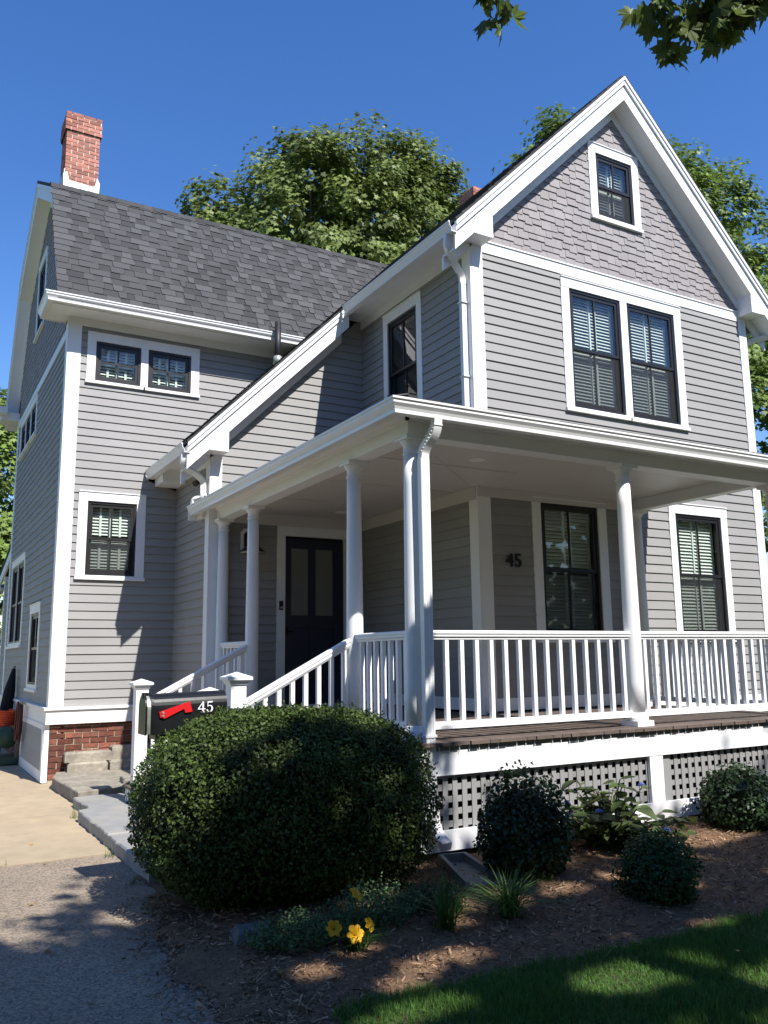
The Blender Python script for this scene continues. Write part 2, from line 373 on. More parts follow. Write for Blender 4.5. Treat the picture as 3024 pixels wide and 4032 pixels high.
# mulch bed: a gently mounded sheet with noise
def mulch_h(x, y): return min(1, max(0, (y - edge_lawn(x) - .02) / .2)) * _mh(x, y)
def _mh(x, y): return 0.02 + 0.05 * math.exp(-((y - 5.3) / 0.9) ** 2) + 0.012 * math.sin(x * 5.1 + 1.3 * y) + 0.010 * math.sin(y * 8.3 - 2.1 * x)
def edge_lawn(x): return 3.80 + 0.02 * math.sin(x * 3) - 0.036 * (x - 1.8)
def left_edge(y):
    return float(np.interp(y, [3.2, 3.6, 4.0, 4.7, 5.6, 6.4, 7.0], [1.62, 1.50, 1.42, 1.38, 1.52, 1.68, 1.74]))
def bed():
    xs = np.arange(1.5, 11.01, 0.07); V = []; F = []; ny = 34
    for x in xs:
        y0 = 3.2 if x < 2 else edge_lawn(x) - 0.25
        for j in range(ny):
            y = y0 + (6.9 if x < 3.55 else 6.0 - 0) * 0 + (( 7.0 if x < 3.5 else 5.98) - y0) * j / (ny - 1)
            le = left_edge(y) + .04 * math.sin(y * 9.1) + .025 * math.sin(y * 23); xx = x if x > 2.3 else le + (x - 1.5) / .8 * (2.3 - le)
            fade = min(1, max(0, (xx - le) / .45)); V.append((xx, y, .005 + (mulch_h(x, y) + random.uniform(-.006, .006)) * fade ** .7))
    for i in range(len(xs) - 1):
        for j in range(ny - 1): a = i * ny + j; F.append((a, a + ny, a + ny + 1, a + 1))
    o = obj('mulch_bed', V, F, 'mulch', smooth=True); o['kind'] = 'structure'
bed()
def chips():
    n = 15000; X = np.concatenate([rng.uniform(1.1, 8.2, n), rng.normal(1.5, .22, 3500)]); Y = np.concatenate([rng.uniform(3.35, 5.75, n), rng.uniform(3.3, 6.2, 3500)])
    keep = np.array([(y > edge_lawn(x) - 0.08 or x < 1.8) and (x > left_edge(y) - 0.30 * rng.random() ** 2.2) for x, y in zip(X, Y)]); X = X[keep]; Y = Y[keep]; n = len(X)
    Z = np.array([mulch_h(x, y) for x, y in zip(X, Y)]) + rng.uniform(0.0, 0.016, n)
    Z = Z * np.clip((X - 1.45) / .4, 0, 1) + .008
    L = rng.uniform(0.012, 0.05, n) * (1 + (rng.random(n) > 0.95) * 1.1); W = rng.uniform(0.004, 0.012, n); A = rng.uniform(0, 6.28, n); P = rng.normal(0, 0.3, n); R = rng.normal(0, 0.5, n)
    d = np.stack([np.cos(A) * np.cos(P), np.sin(A) * np.cos(P), np.sin(P)], 1); s = np.stack([-np.sin(A) * np.cos(R), np.cos(A) * np.cos(R), np.sin(R)], 1)
    c = np.stack([X, Y, Z], 1); V = np.stack([c - d * L[:, None] / 2 - s * W[:, None] / 2, c + d * L[:, None] / 2 - s * W[:, None] * 0.3, c + d * L[:, None] / 2 + s * W[:, None] * 0.4, c - d * L[:, None] / 2 + s * W[:, None] / 2], 1).reshape(-1, 3)
    me = bpy.data.meshes.new('mulch_chips'); me.vertices.add(n * 4); me.vertices.foreach_set("co", V.astype(np.float32).ravel())
    me.loops.add(n * 4); me.loops.foreach_set("vertex_index", np.arange(n * 4, dtype=np.int32)); me.polygons.add(n); me.polygons.foreach_set("loop_start", np.arange(0, 4 * n, 4, dtype=np.int32))
    at = me.attributes.new("tone", 'FLOAT', 'POINT'); at.data.foreach_set("value", np.repeat(rng.random(n) ** 1.6, 4).astype(np.float32))
    me.update(calc_edges=True); me.materials.append(M['chip']); o = bpy.data.objects.new('mulch_chips', me); link(o); o['kind'] = 'stuff'
    tag(o, 'shredded brown bark mulch covering the planting bed', 'mulch')
chips()
sheet('lawn_soil', [(1.76, -2.6), (12, -2.6), (12, 3.46), (6, 3.60), (3, 3.75), (1.9, 3.78), (1.76, 3.3)], 0.015, 'soil', 0.05)
def lawn():
    n = 150000; X = rng.uniform(1.7, 6.6, n); Y = rng.uniform(2.0, 3.95, n)
    e = 3.80 + 0.02 * np.sin(X * 3) - 0.036 * (X - 1.8) + rng.normal(0, 0.022, n) + 0.03 * np.sin(X * 13) * np.sin(X * 4.3)
    e2 = 1.78 + 0.06 * rng.random(n)
    k = (Y < e) & (X > e2 - .02 + .05 * np.sin(Y * 9)); X = X[k]; Y = Y[k]; n = len(X)
    h = rng.uniform(0.035, 0.075, n) * (0.8 + 0.35 * np.sin(X * 5 + 1) * np.sin(Y * 6))
    a = rng.uniform(0, 6.28, n); m = rng.uniform(0.005, 0.05, n)
    blade_mesh('lawn_grass', np.stack([X, Y, np.full(n, 0.012)], 1), h, np.stack([np.cos(a) * m, np.sin(a) * m], 1), rng.uniform(0.003, 0.0055, n), 'grass', kind='stuff', segs=2)
    o = bpy.data.objects['lawn_grass']; tag(o, 'short green lawn in the lower right corner', 'grass')
    n = 60000; X = rng.uniform(1.8, 9, n); Y = rng.uniform(-2.4, 3.6, n); k = ~((X < 6.6) & (Y > 2.0)); X = X[k]; Y = Y[k]; n = len(X)
    a = rng.uniform(0, 6.28, n); m = rng.uniform(0.01, 0.06, n)
    o = blade_mesh('lawn_grass', np.stack([X, Y, np.full(n, 0.012)], 1), rng.uniform(0.04, 0.08, n), np.stack([np.cos(a) * m, np.sin(a) * m], 1), rng.uniform(0.006, 0.01, n), 'grass', kind='stuff', segs=1)
    tag(o, 'lawn continuing towards the street beside the drive', 'grass')
lawn()

# ------------------------------------------------------------------ house
house = empty('house', (6.4, 12.5, 0), 'grey clapboard house with white trim, front gable and corner porch', 'house')
class Wall:
    def __init__(s, kind, plane): s.k = kind; s.p = plane
    def pt(s, u, o, z): return (u, s.p - o, z) if s.k == 'front' else (s.p - o, u, z)
    def box(s, u0, u1, o0, o1, z0, z1):
        return boxVF(u0, u1, s.p - o0, s.p - o1, z0, z1) if s.k == 'front' else boxVF(s.p - o0, s.p - o1, u0, u1, z0, z1)
    def prism(s, poly, o0, o1): return prism(poly, 'y' if s.k == 'front' else 'x', s.p - o0, s.p - o1)
FRONT = Wall('front', 8.0); WING = Wall('left', 5.835); SLIDE = Wall('front', 10.86); SLIDE_SIDE = Wall('left', 3.51)
MAIN = Wall('front', 12.475); END = Wall('left', 1.853)
EXPO = 0.12; DATUM = 6.51
def clapboards(W, parent, zmin, zmax, lo, hi, openings=(), name='clapboard'):
    """lo/hi: functions of z giving the ends; openings: (u0,u1,z0,z1) kept free"""
    items = []
    k = math.floor((zmin - DATUM) / EXPO)
    while DATUM + k * EXPO < zmax - 0.012:
        zb = DATUM + k * EXPO; zt = zb + EXPO; k += 1
        b = max(zb, zmin); t = min(zt, zmax)
        if t - b < 0.012: continue
        spans = [(lo, hi, b, t)]
        for (u0, u1, z0, z1) in openings:
            new = []
            for (l, h, bb, tt) in spans:
                lf = l if callable(l) else (lambda z, v=l: v); hf = h if callable(h) else (lambda z, v=h: v)
                if tt <= z0 or bb >= z1 or hf(bb) <= u0 or lf(bb) >= u1: new.append((l, h, bb, tt)); continue
                if lf(bb) < u0: new.append((l, u0, bb, tt))
                if hf(bb) > u1: new.append((u1, h, bb, tt))
                a, c = max(lf(bb), u0), min(hf(bb), u1)
                if z0 - bb > 0.03: new.append((a, c, bb, z0))
                if tt - z1 > 0.03: new.append((a, c, z1, tt))
            spans = new
        cut = []
        for (l, h, bb, tt) in spans:
            a = l(bb) if callable(l) else l; c = h(bb) if callable(h) else h
            while c - a > 2.6:
                m = a + random.uniform(1.1, min(3.4, c - a - .6)); cut.append((l, m - .0012, bb, tt)); l = m + .0012; a = m
            cut.append((l, h, bb, tt))
        for (l, h, bb, tt) in cut:
            lf = l if callable(l) else (lambda z, v=l: v); hf = h if callable(h) else (lambda z, v=h: v)
            top = tt + (0.018 if tt >= zt - 1e-6 else 0)
            def off(z): return 0.0215 - 0.0155 * (z - zb) / EXPO
            ua, ub, uc, ud = lf(bb), hf(bb), hf(tt), lf(tt)
            if ub - ua < 0.01 and uc - ud < 0.01: continue
            if uc < ud: uc = ud = (uc + ud) / 2
            j = random.uniform(-.0012, .0012)
            V = [W.pt(ua, off(bb) + j, bb), W.pt(ub, off(bb) + j, bb), W.pt(ub, -0.004, bb), W.pt(ua, -0.004, bb), W.pt(ud, off(top), top), W.pt(uc, off(top), top), W.pt(uc, -0.004, top), W.pt(ud, -0.004, top)]
            items.append((V, BF, random.random()))
    pieces(name, items, 'siding', parent)

def shakes(W, parent, zmin, zmax, lo, hi, openings=(), expo=0.111, wmin=0.10, wmax=0.20):
    items = []; z = zmin
    row = 0
    while z < zmax:
        u = lo(z) - random.uniform(0, 0.1); alt = random.random() < 0.5
        while u < hi(z):
            w = random.uniform(wmin, wmax); u2 = u + w; alt = not alt if random.random() < 0.8 else alt
            b = z - (0.027 if alt else 0) + random.uniform(-.003, .003)
            if row == 0: b = zmin
            t = z + expo + 0.03
            a0, a1 = max(u, lo(z)), min(u2, hi(z)); c0, c1 = max(u, lo(t)), min(u2, hi(t))
            u = u2
            if a1 - a0 < 0.012: continue
            if any(a1 > q[0] and a0 < q[1] and z + expo > q[2] and z < q[3] for q in openings):
                q = [q for q in openings if a1 > q[0] and a0 < q[1] and z + expo > q[2] and z < q[3]][0]
                if a0 < q[0] - 0.03: a1 = q[0]; c1 = min(c1, q[0])
                elif a1 > q[1] + 0.03: a0 = q[1]; c0 = max(c0, q[1])
                else: continue
            if c1 <= c0: c0 = c1 = min(max((c0 + c1) / 2, a0), a1)
            gap = 0.0016; o = 0.019 + random.uniform(-.0015, .0015)
            V = [W.pt(a0 + gap, o, b), W.pt(a1 - gap, o, b), W.pt(a1 - gap, -.002, b), W.pt(a0 + gap, -.002, b), W.pt(c0 + gap, o - .016, t), W.pt(c1 - gap, o - .016, t), W.pt(c1 - gap, -.003, t), W.pt(c0 + gap, -.003, t)]
            items.append((V, BF, random.random()))
        z += expo; row += 1
    pieces('wall_shingle', items, 'shake', parent)

ROOF_PEAK = 9.73; RX = 8.40
def roofz(x): return ROOF_PEAK - abs(x - RX)
def rx_left(z): return RX - (ROOF_PEAK - z)
def rx_right(z): return RX + (ROOF_PEAK - z)

def opening(u0, u1, z0, z1, e=0.05): return (u0 - e, u1 + e, z0 - e, z1 + e)
# --- front gable wall
wf = empty('front_wall', (8.4, 8, 0.5), parent=house)
OPF = [opening(7.41, 8.32, 4.778, 6.414), opening(8.455, 9.375, 4.778, 6.414), opening(6.76, 7.694, 1.83, 3.47), opening(9.124, 10.036, 1.83, 3.50)]
g = Geo()
g.add(*FRONT.prism([(5.85, 0.0), (10.955, 0.0), (10.955, 6.9), (RX, 9.40), (5.85, 6.9)], -0.16, -0.20)); g.out('sheathing', 'backing', wf)
clapboards(FRONT, wf, 1.05, 6.59, lambda z: 5.98, lambda z: 10.82, OPF)
shakes(FRONT, wf, 6.752, 9.26, lambda z: max(5.90, rx_left(z) + 0.40), lambda z: min(10.9, rx_right(z) - 0.40), [opening(8.036, 8.72, 7.628, 8.57)])
g = Geo(); g.add(*FRONT.box(5.998, 10.80, -0.01, 0.026, 6.59, 6.735)).add(*FRONT.box(5.998, 10.80, -0.01, 0.040, 6.735, 6.752)); g.out('belt_board', 'trim', wf)
for (a, b) in ((5.833, 5.996), (10.80, 10.965)):
    obj('corner_board', *FRONT.box(a, b, -0.1, 0.028, 0.62, 6.70), 'trim', wf)
obj('water_table', *FRONT.box(8.4, 10.99, -0.02, 0.045, 0.80, 1.04), 'trim', wf)
# --- wing side wall
ww = empty('wing_wall', (5.835, 9.5, 0.5), parent=house)
obj('sheathing', *WING.box(8.03, 14.0, -0.16, -0.20, 0.0, 6.9), 'backing', ww)
clapboards(WING, ww, 1.05, 6.56, lambda z: 8.12, lambda z: 10.86, [opening(9.26, 10.04, 4.778, 6.346)])
obj('corner_board', *WING.box(7.976, 8.15, -0.01, 0.027, 0.9, 6.69), 'trim', ww)
obj('frieze_board', *WING.box(7.97, 10.86, -0.01, 0.03, 6.55, 6.70), 'trim', ww)
# --- catslide wall (entry)
wc = empty('entry_wall', (4.7, 10.86, 0.5), parent=house)
obj('sheathing', *SLIDE.prism([(3.53, 0), (6.2, 0), (6.2, roofz(6.2) - .3), (3.53, roofz(3.53) - .3)], -0.16, -0.20), 'backing', wc)
clapboards(SLIDE, wc, 1.05, 7.0, lambda z: max(3.63, rx_left(z) + 0.42), lambda z: 5.835, [(4.56, 5.54, 0.9, 3.31)])
g = Geo(); g.add(*SLIDE.box(3.508, 3.652, -0.1, 0.028, 0.62, 4.60)); g.out('corner_board', 'trim', wc)
# --- catslide side wall
wd = empty('entry_side_wall', (3.51, 11.6, 0.5), parent=house)
obj('sheathing', *SLIDE_SIDE.box(10.9, 12.6, -0.16, -0.20, 0.0, 4.6), 'backing', wd)
clapboards(SLIDE_SIDE, wd, 0.80, 4.22, lambda z: 10.97, lambda z: 12.475)
obj('corner_board', *SLIDE_SIDE.box(10.836, 11.0, -0.01, 0.027, 0.62, 4.36), 'trim', wd)
obj('frieze_board', *SLIDE_SIDE.box(10.83, 12.475, -0.01, 0.03, 4.20, 4.36), 'trim', wd)
# --- main block front wall
wm = empty('main_front_wall', (3.8, 12.475, 0.5), parent=house)
obj('sheathing', *MAIN.box(1.88, 11.2, -0.16, -0.20, 0.6, 6.9), 'backing', wm)
OPM = [opening(2.238, 2.89, 5.676, 6.28), opening(3.006, 3.662, 5.676, 6.28), opening(2.222, 2.908, 2.81, 3.872)]
clapboards(MAIN, wm, 0.995, 6.49, lambda z: 1.98, lambda z: 3.51 if z < 4.2 else min(7.0, rx_left(z) + .15), OPM)
obj('corner_board', *MAIN.box(1.851, 2.02, -0.1, 0.028, 0.995, 6.60), 'trim', wm)
obj('frieze_board', *MAIN.box(1.82, 6.4, -0.01, 0.031, 6.48, 6.62), 'trim', wm)
g = Geo(); g.add(*MAIN.box(1.80, 3.51, -0.05, 0.05, 0.774, 0.955)).add(*MAIN.box(1.77, 3.51, -0.05, 0.078, 0.962, 0.998)); g.out('water_table', 'trim', wm)
# --- main block end wall
we = empty('end_wall', (1.853, 15.4, 0.5), parent=house)
GAM = [(11.97, 6.71), (13.30, 9.08), (15.40, 10.25), (17.50, 9.08), (18.83, 6.71)]
def gam_lo(z):
    z += 0.30
    return 12.30 if z <= 7.3 else (13.30 + (z - 9.08) / 1.782 if z < 9.08 else 13.30 + (z - 9.08) / .557)
obj('sheathing', *END.prism([(12.5, .5), (18.3, .5), (18.3, 7.0), (17.45, 8.8), (15.4, 9.95), (13.35, 8.8), (12.5, 7.0)], -0.16, -0.20), 'backing', we)
OPE = [opening(16.02, 16.87, 1.95, 3.38), opening(16.91, 17.76, 1.95, 3.38), opening(13.84, 14.72, 1.27, 2.36), opening(15.62, 17.75, 5.62, 6.18)]
clapboards(END, we, 0.995, 6.31, lambda z: 12.56, lambda z: 18.27, OPE)
shakes(END, we, 6.44, 9.70, lambda z: max(12.50, gam_lo(z) + 0.02), lambda z: min(18.28, 30.8 - gam_lo(z) - 0.02), [opening(15.42, 16.25, 7.60, 8.85)], wmin=.14, wmax=.26)
obj('belt_board', *END.box(12.44, 18.30, -0.01, 0.026, 6.31, 6.44), 'trim', we)
for (a, b) in ((12.451, 12.62), (18.19, 18.36)): obj('corner_board', *END.box(a, b, -0.01, 0.027, 0.998, 6.50), 'trim', we)
g = Geo(); g.add(*END.box(12.524, 18.40, -0.05, 0.05, 0.774, 0.955)).add(*END.box(12.552, 18.42, -0.05, 0.078, 0.962, 0.998)); g.out('water_table', 'trim', we)

# ------------------------------------------------------------------ windows
def window(W, u0, u1, z0, z1, casing=None, double=True, rods=1, screen=True, grid4=False, slats=True, casw=0.125, head=0.125, name='window', recess=0.0):
    """casing = outer (u0,u1,z0,z1); z0 of casing is the underside of the sill"""
    w = empty(name, W.pt((u0 + u1) / 2, 0, z0), parent=house)
    if casing:
        c0, c1, cz0, cz1 = casing; g = Geo()
        g.add(*W.box(c0, c1, -0.05, 0.032, z1 + 0.004, cz1)); g.add(*W.box(c0, u0 - 0.004, -0.05, 0.028, cz0 + 0.04, z1 + 0.004)); g.add(*W.box(u1 + 0.004, c1, -0.05, 0.028, cz0 + 0.04, z1 + 0.004))
        g.add(*W.box(c0 + .0, c1 - .0, -0.05, 0.045, cz1, cz1 + 0.012))
        g.out('casing', 'trim', w)
        g = Geo(); g.add(*W.box(c0 - 0.012, c1 + 0.012, -0.06, 0.055, cz0, cz0 + 0.042)); g.add(*W.box(u0 - .004, u1 + .004, -0.06, 0.03, cz0 + .042, z0)); g.out('sill', 'trim', w)
    j = 0.034; g = Geo()
    for (a, b, c, d) in ((u0, u1, z1 - j, z1), (u0, u0 + j, z0, z1 - j), (u1 - j, u1, z0, z1 - j), (u0 + j, u1 - j, z0, z0 + j)): g.add(*W.box(a, b, -0.09, 0.012, c, d))
    g.out('frame', 'black', w)
    a, b = u0 + j, u1 - j; bot, top = z0 + j, z1 - j; mid = (bot + top) / 2; um = (a + b) / 2
    def sash(nm, zb, zt, o, rb, rt, st):
        g = Geo()
        for (p, q, c, d) in ((a, b, zb, zb + rb), (a, b, zt - rt, zt), (a, a + st, zb + rb, zt - rt), (b - st, b, zb + rb, zt - rt)): g.add(*W.box(p, q, o - 0.03, o, c, d))
        g.out(nm, 'black', w)
        obj('muntin', *W.box(um - 0.011, um + 0.011, o - 0.022, o - 0.004, zb + rb, zt - rt), 'black', w)
        zs = [zb + rb, zt - rt]
        if grid4:
            zm = (zb + rb + zt - rt) / 2; zs = [zb + rb, zm, zt - rt]
            obj('muntin', *W.box(a + st, b - st, o - 0.021, o - 0.005, zm - 0.011, zm + 0.011), 'black', w)
        for (p, q) in ((a + st, um), (um, b - st)):
            for k in range(len(zs) - 1):
                V = [W.pt(p, o - 0.016, zs[k]), W.pt(q, o - 0.016, zs[k]), W.pt(q, o - 0.016, zs[k + 1]), W.pt(p, o - 0.016, zs[k + 1])]
                obj('pane', V, [(0, 1, 2, 3)], 'glass', w)
    if double:
        sash('upper_sash', mid - 0.02, top, 0.0, 0.042, 0.045, 0.042)
        sash('lower_sash', bot, mid + 0.02, -0.034, 0.065, 0.042, 0.042)
        if screen:
            V = [W.pt(p, -0.012, q) for p, q in ((a, bot), (b, bot), (b, mid - 0.02), (a, mid - 0.02))]; obj('insect_screen', V, [(0, 1, 2, 3)], 'screen', w)
    else: sash('sash', bot, top, -0.005, 0.045, 0.05, 0.042)
    V, F = W.box(u0 + .01, u1 - .01, -0.148, -0.156, z0, z1); obj('interior', V, F, 'room', w)
    if slats:
        p0, p1 = a + 0.03, b - 0.03
        g = Geo()
        for (p, q) in ((p0 - .03, p0 + .012), (um - .02, um + .02), (p1 - .012, p1 + .03)): g.add(*W.box(p, q, -0.128, -0.108, bot, top))
        g.add(*W.box(p0, p1, -0.128, -0.108, mid - .02, mid + .02)); g.out('shutter_frame', 'slat', w)
        z = bot + 0.03; tilt = 0.019
        while z < top - 0.02:
            if abs(z - mid) > 0.035:
                for (p, q) in ((p0 + .012, um - .02), (um + .02, p1 - .012)):
                    V = [W.pt(p, -0.100, z - tilt), W.pt(q, -0.100, z - tilt), W.pt(q, -0.138, z + tilt), W.pt(p, -0.138, z + tilt), W.pt(p, -0.096, z - tilt + .006), W.pt(q, -0.096, z - tilt + .006), W.pt(q, -0.134, z + tilt + .006), W.pt(p, -0.134, z + tilt + .006)]
                    obj('slat', V, BF, 'slat', w)
            z += 0.0455
        rs = [um + 0.24 * (p1 - p0) / 1.0 * (0.45)] if rods == 1 else [p0 + (um - p0) * .5, um + (p1 - um) * .5]
        for r in rs:
            for (c, d) in ((bot + .04, mid - .05), (mid + .05, top - .04)): obj('tilt_rod', *W.box(r - 0.017, r + 0.017, -0.088, -0.096, c, d), 'slat', w)
    return w
# front gable
window(FRONT, 7.41, 8.32, 4.778, 6.414, (7.268, 8.3875, 4.71, 6.55)); window(FRONT, 8.455, 9.375, 4.778, 6.414, (8.3885, 9.52, 4.71, 6.55))
window(FRONT, 8.036, 8.72, 7.628, 8.57, (7.90, 8.856, 7.548, 8.706))
window(FRONT, 6.76, 7.694, 1.83, 3.47, (6.62, 7.84, 1.76, 3.52)); window(FRONT, 9.124, 10.036, 1.83, 3.50, (9.0, 10.17, 1.76, 3.64))
window(WING, 9.26, 10.04, 4.778, 6.346, (9.13, 10.16, 4.71, 6.49), slats=False, screen=False)
window(MAIN, 2.238, 2.89, 5.676, 6.28, (2.11, 2.9475, 5.625, 6.40), double=False, rods=2, grid4=True); window(MAIN, 3.006, 3.662, 5.676, 6.28, (2.9485, 3.795, 5.625, 6.40), double=False, rods=2, grid4=True)
window(MAIN, 2.222, 2.908, 2.81, 3.872, (2.09, 3.04, 2.746, 4.007), rods=2)
window(END, 16.02, 16.87, 1.95, 3.38, (15.90, 16.889, 1.86, 3.50), slats=False); window(END, 16.91, 17.76, 1.95, 3.38, (16.891, 17.88, 1.86, 3.50), slats=False)
window(END, 13.84, 14.72, 1.27, 2.36, (13.72, 14.84, 1.16, 2.50), slats=False)
window(END, 15.42, 16.25, 7.60, 8.85, (15.30, 16.37, 7.50, 8.97), slats=False)
for k in range(3):
    a = 15.62 + k * 0.72; window(END, a, a + 0.66, 5.62, 6.18, (a - (.11 if k == 0 else .029), a + .66 + (.11 if k == 2 else .029), 5.54, 6.29), double=False, grid4=True, slats=False)

# ------------------------------------------------------------------ front door
dr = empty('front_door', (5.05, 10.86, 0.97), parent=house)
W = SLIDE
g = Geo()
for (a, b, c, d) in ((4.59, 4.684, .99, 3.268), (5.352, 5.503, .99, 3.268), (4.684, 5.352, .99, 1.22), (4.684, 5.352, 2.03, 2.187), (4.684, 5.352, 3.144, 3.268), (4.967, 5.059, 2.187, 3.144), (4.967, 5.059, 1.22, 2.03)): g.add(*W.box(a, b, -0.06, -0.02, c, d))
g.out('door_leaf', 'door', dr)
for (a, b) in ((4.684, 4.967), (5.059, 5.352)):
    obj('pane', *W.box(a, b, -0.05, -0.035, 2.187, 3.144), 'frosted', dr); obj('panel', *W.box(a, b, -0.055, -0.034, 1.22, 2.03), 'door', dr)
    g = Geo()
    for (p, q, c, d) in ((a, b, 2.187, 2.199), (a, b, 3.132, 3.144), (a, a + .012, 2.199, 3.132), (b - .012, b, 2.199, 3.132)): g.add(*W.box(p, q, -.035, -.026, c, d))
    g.out('glazing_bead', 'door', dr)
g = Geo(); g.add(*W.box(4.462, 4.585, -0.05, 0.032, 0.99, 3.30)).add(*W.box(5.508, 5.63, -0.05, 0.032, 0.99, 3.30)).add(*W.box(4.462, 5.63, -0.05, 0.034, 3.30, 3.44)); g.out('casing', 'trim', dr)
obj('threshold', *W.box(4.50, 5.6, -0.06, 0.07, 0.955, 0.99), 'trim', dr)
g = Geo(); g.add(*tube([(4.635, 10.885, 1.98), (4.635, 10.83, 1.98), (4.72, 10.83, 1.98)], 0.011)).add(*W.box(4.615, 4.655, -0.02, -0.012, 1.92, 2.04)); g.out('handle', 'metal_black', dr)

# ------------------------------------------------------------------ roofs, rakes, eaves
rf = empty('front_roof', (8.4, 10, 6.7), parent=house)
EL = 5.416; ER = 2 * RX - EL
ch = [(EL, roofz(EL)), (RX, ROOF_PEAK), (ER, roofz(ER))]
obj('roof_deck', *prism(band(ch, 0.0, 0.02), 'y', 7.675, 14.6), 'roof', rf, tone=.5)
obj('catslide_deck', *prism(band([(3.085, roofz(3.085)), (EL + .02, roofz(EL + .02))], 0.0, 0.02), 'y', 10.535, 13.2), 'roof', rf, tone=.5)
def rake(chain, y, wall, parent, crown=True):
    obj('rake_board', *prism(band(chain, 0.052, 0.37), 'y', y, y + 0.03), 'trim', parent)
    g = Geo(); g.add(*prism(band(chain, 0.021, 0.075), 'y', y - 0.044, y - 0.0015)); g.add(*prism(band(chain, 0.075, 0.145), 'y', y - 0.028, y - 0.001)); g.out('crown_moulding', 'trim', parent)
    obj('rake_soffit', *prism(band(chain, 0.335, 0.362), 'y', y + 0.031, wall - 0.001), 'trim', parent)
    obj('rake_frieze', *prism(band(chain, 0.363, 0.525), 'y', wall - 0.030, wall + 0.01), 'trim', parent)
rake(ch, 7.72, 8.0, rf)
rake([(3.09, roofz(3.09)), (5.47, roofz(5.47))], 10.58, 10.86, rf)
for s, x0 in ((1, 0.0), (-1, 2 * RX)):
    P = lambda x, z: (x0 + s * x, z)
    obj('eave_return', *prism([P(5.42, 6.68), P(5.52, 6.665), P(5.99, 6.66), P(5.99, 7.10), P(5.44, 6.70)], 'y', 7.724, 8.0), 'trim', rf)
obj('eave_return', *prism([(3.10, 4.36), (3.20, 4.345), (3.655, 4.34), (3.655, 4.80), (3.12, 4.38)], 'y', 10.584, 10.86), 'trim', rf)
obj('end_cap_board', *prism([(5.44, 6.66), (5.62, 6.66), (5.62, 6.80), (5.44, 6.70)], 'y', 10.50, 10.58), 'trim', rf)
# eaves of the wing and of the catslide
g = Geo(); g.box(5.452, 5.834, 8.0, 10.86, 6.67, 6.692); g.out('eave_soffit', 'trim', rf)
obj('eave_fascia', *boxVF(5.434, 5.452, 7.74, 10.56, 6.60, 6.715), 'trim', rf)
g = Geo(); g.box(3.145, 3.509, 10.86, 12.47, 4.345, 4.367); g.out('eave_soffit', 'trim', rf)
obj('eave_fascia', *boxVF(3.127, 3.145, 10.62, 12.47, 4.27, 4.395), 'trim', rf)
obj('eave_block', *boxVF(3.16, 3.50, 12.0, 12.455, 4.16, 4.345), 'trim', rf)
obj('gutter', *sweep(GUT, [(5.314, 10.50), (5.314, 7.70)][::-1], 6.585), 'gutter', rf)
obj('gutter', *sweep(GUT, [(3.006, 10.56), (3.006, 12.44)], 4.265), 'gutter', rf)
obj('gutter', *sweep(GUT, [(11.486, 10.50), (11.486, 7.70)], 6.585), 'gutter', rf)
# shingle courses over the front roof (seen only edge-on)
items = []
for side in (-1, 1):
    L = 0.0
    while L < 2.98 * 1.414:
        x = (EL if side < 0 else ER); dx = L / 1.414; y = 7.685
        while y < 13.6:
            l = random.uniform(0.6, 1.1); h = .004 + random.uniform(0, .007)
            xa = x - side * dx; xb = x - side * (dx + 0.11)
            n = (side * .707, .707)
            V = []
            for (xx, o) in ((xa, .013 + h), (xb, .004 + h)):
                for yy in (y, min(y + l, 13.6)): V.append((xx + n[0] * o, yy, roofz(xx) + n[1] * o))
            for (xx, o) in ((xa, .0005), (xb, .0005)):
                for yy in (y, min(y + l, 13.6)): V.append((xx + n[0] * o, yy, roofz(xx) + n[1] * o))
            items.append((V, [(0, 1, 3, 2), (4, 6, 7, 5), (0, 4, 5, 1), (2, 3, 7, 6), (0, 2, 6, 4), (1, 5, 7, 3)], random.random())); y += l
        L += 0.143
x = 3.085
while x < EL:
    y = 10.548
    while y < 12.5:
        l = random.uniform(.4, .9); V = []; h = random.uniform(0, .006)
        for (xx, o) in ((x, .013 + h), (x + .11, .004 + h), (x, .0005), (x + .11, .0005)):
            for yy in (y, min(y + l, 12.5)): V.append((xx - .707 * o, yy, roofz(xx) + .707 * o))
        items.append((V, [(0, 1, 3, 2), (4, 6, 7, 5), (0, 4, 5, 1), (2, 3, 7, 6), (0, 2, 6, 4), (1, 5, 7, 3)], random.random())); y += l
    x += .101
pieces('shingle', items, 'roof', rf)

rm = empty('main_roof', (6, 15.4, 6.7), parent=house)
obj('roof_deck', *prism(band(GAM, 0.0, 0.06), 'x', 1.60, 11.6), 'roof', rm, tone=.35)
GR = [(12.37, 6.71 + .40 * 1.782), GAM[1], GAM[2], GAM[3], GAM[4]]
obj('rake_board', *prism(band(GR, 0.062, 0.33), 'x', 1.618, 1.648), 'trim', rm)
obj('crown_moulding', *prism(band(GR, 0.061, 0.13), 'x', 1.598, 1.6175), 'trim', rm)
obj('rake_soffit', *prism(band(GR, 0.295, 0.325), 'x', 1.649, 1.852), 'trim', rm)
obj('rake_frieze', *prism(band([(12.36, GAM[0][1] + .69), GAM[1], GAM[2], GAM[3], (18.44, GAM[0][1] + .69)], 0.326, 0.46), 'x', 1.83, 1.86), 'trim', rm)
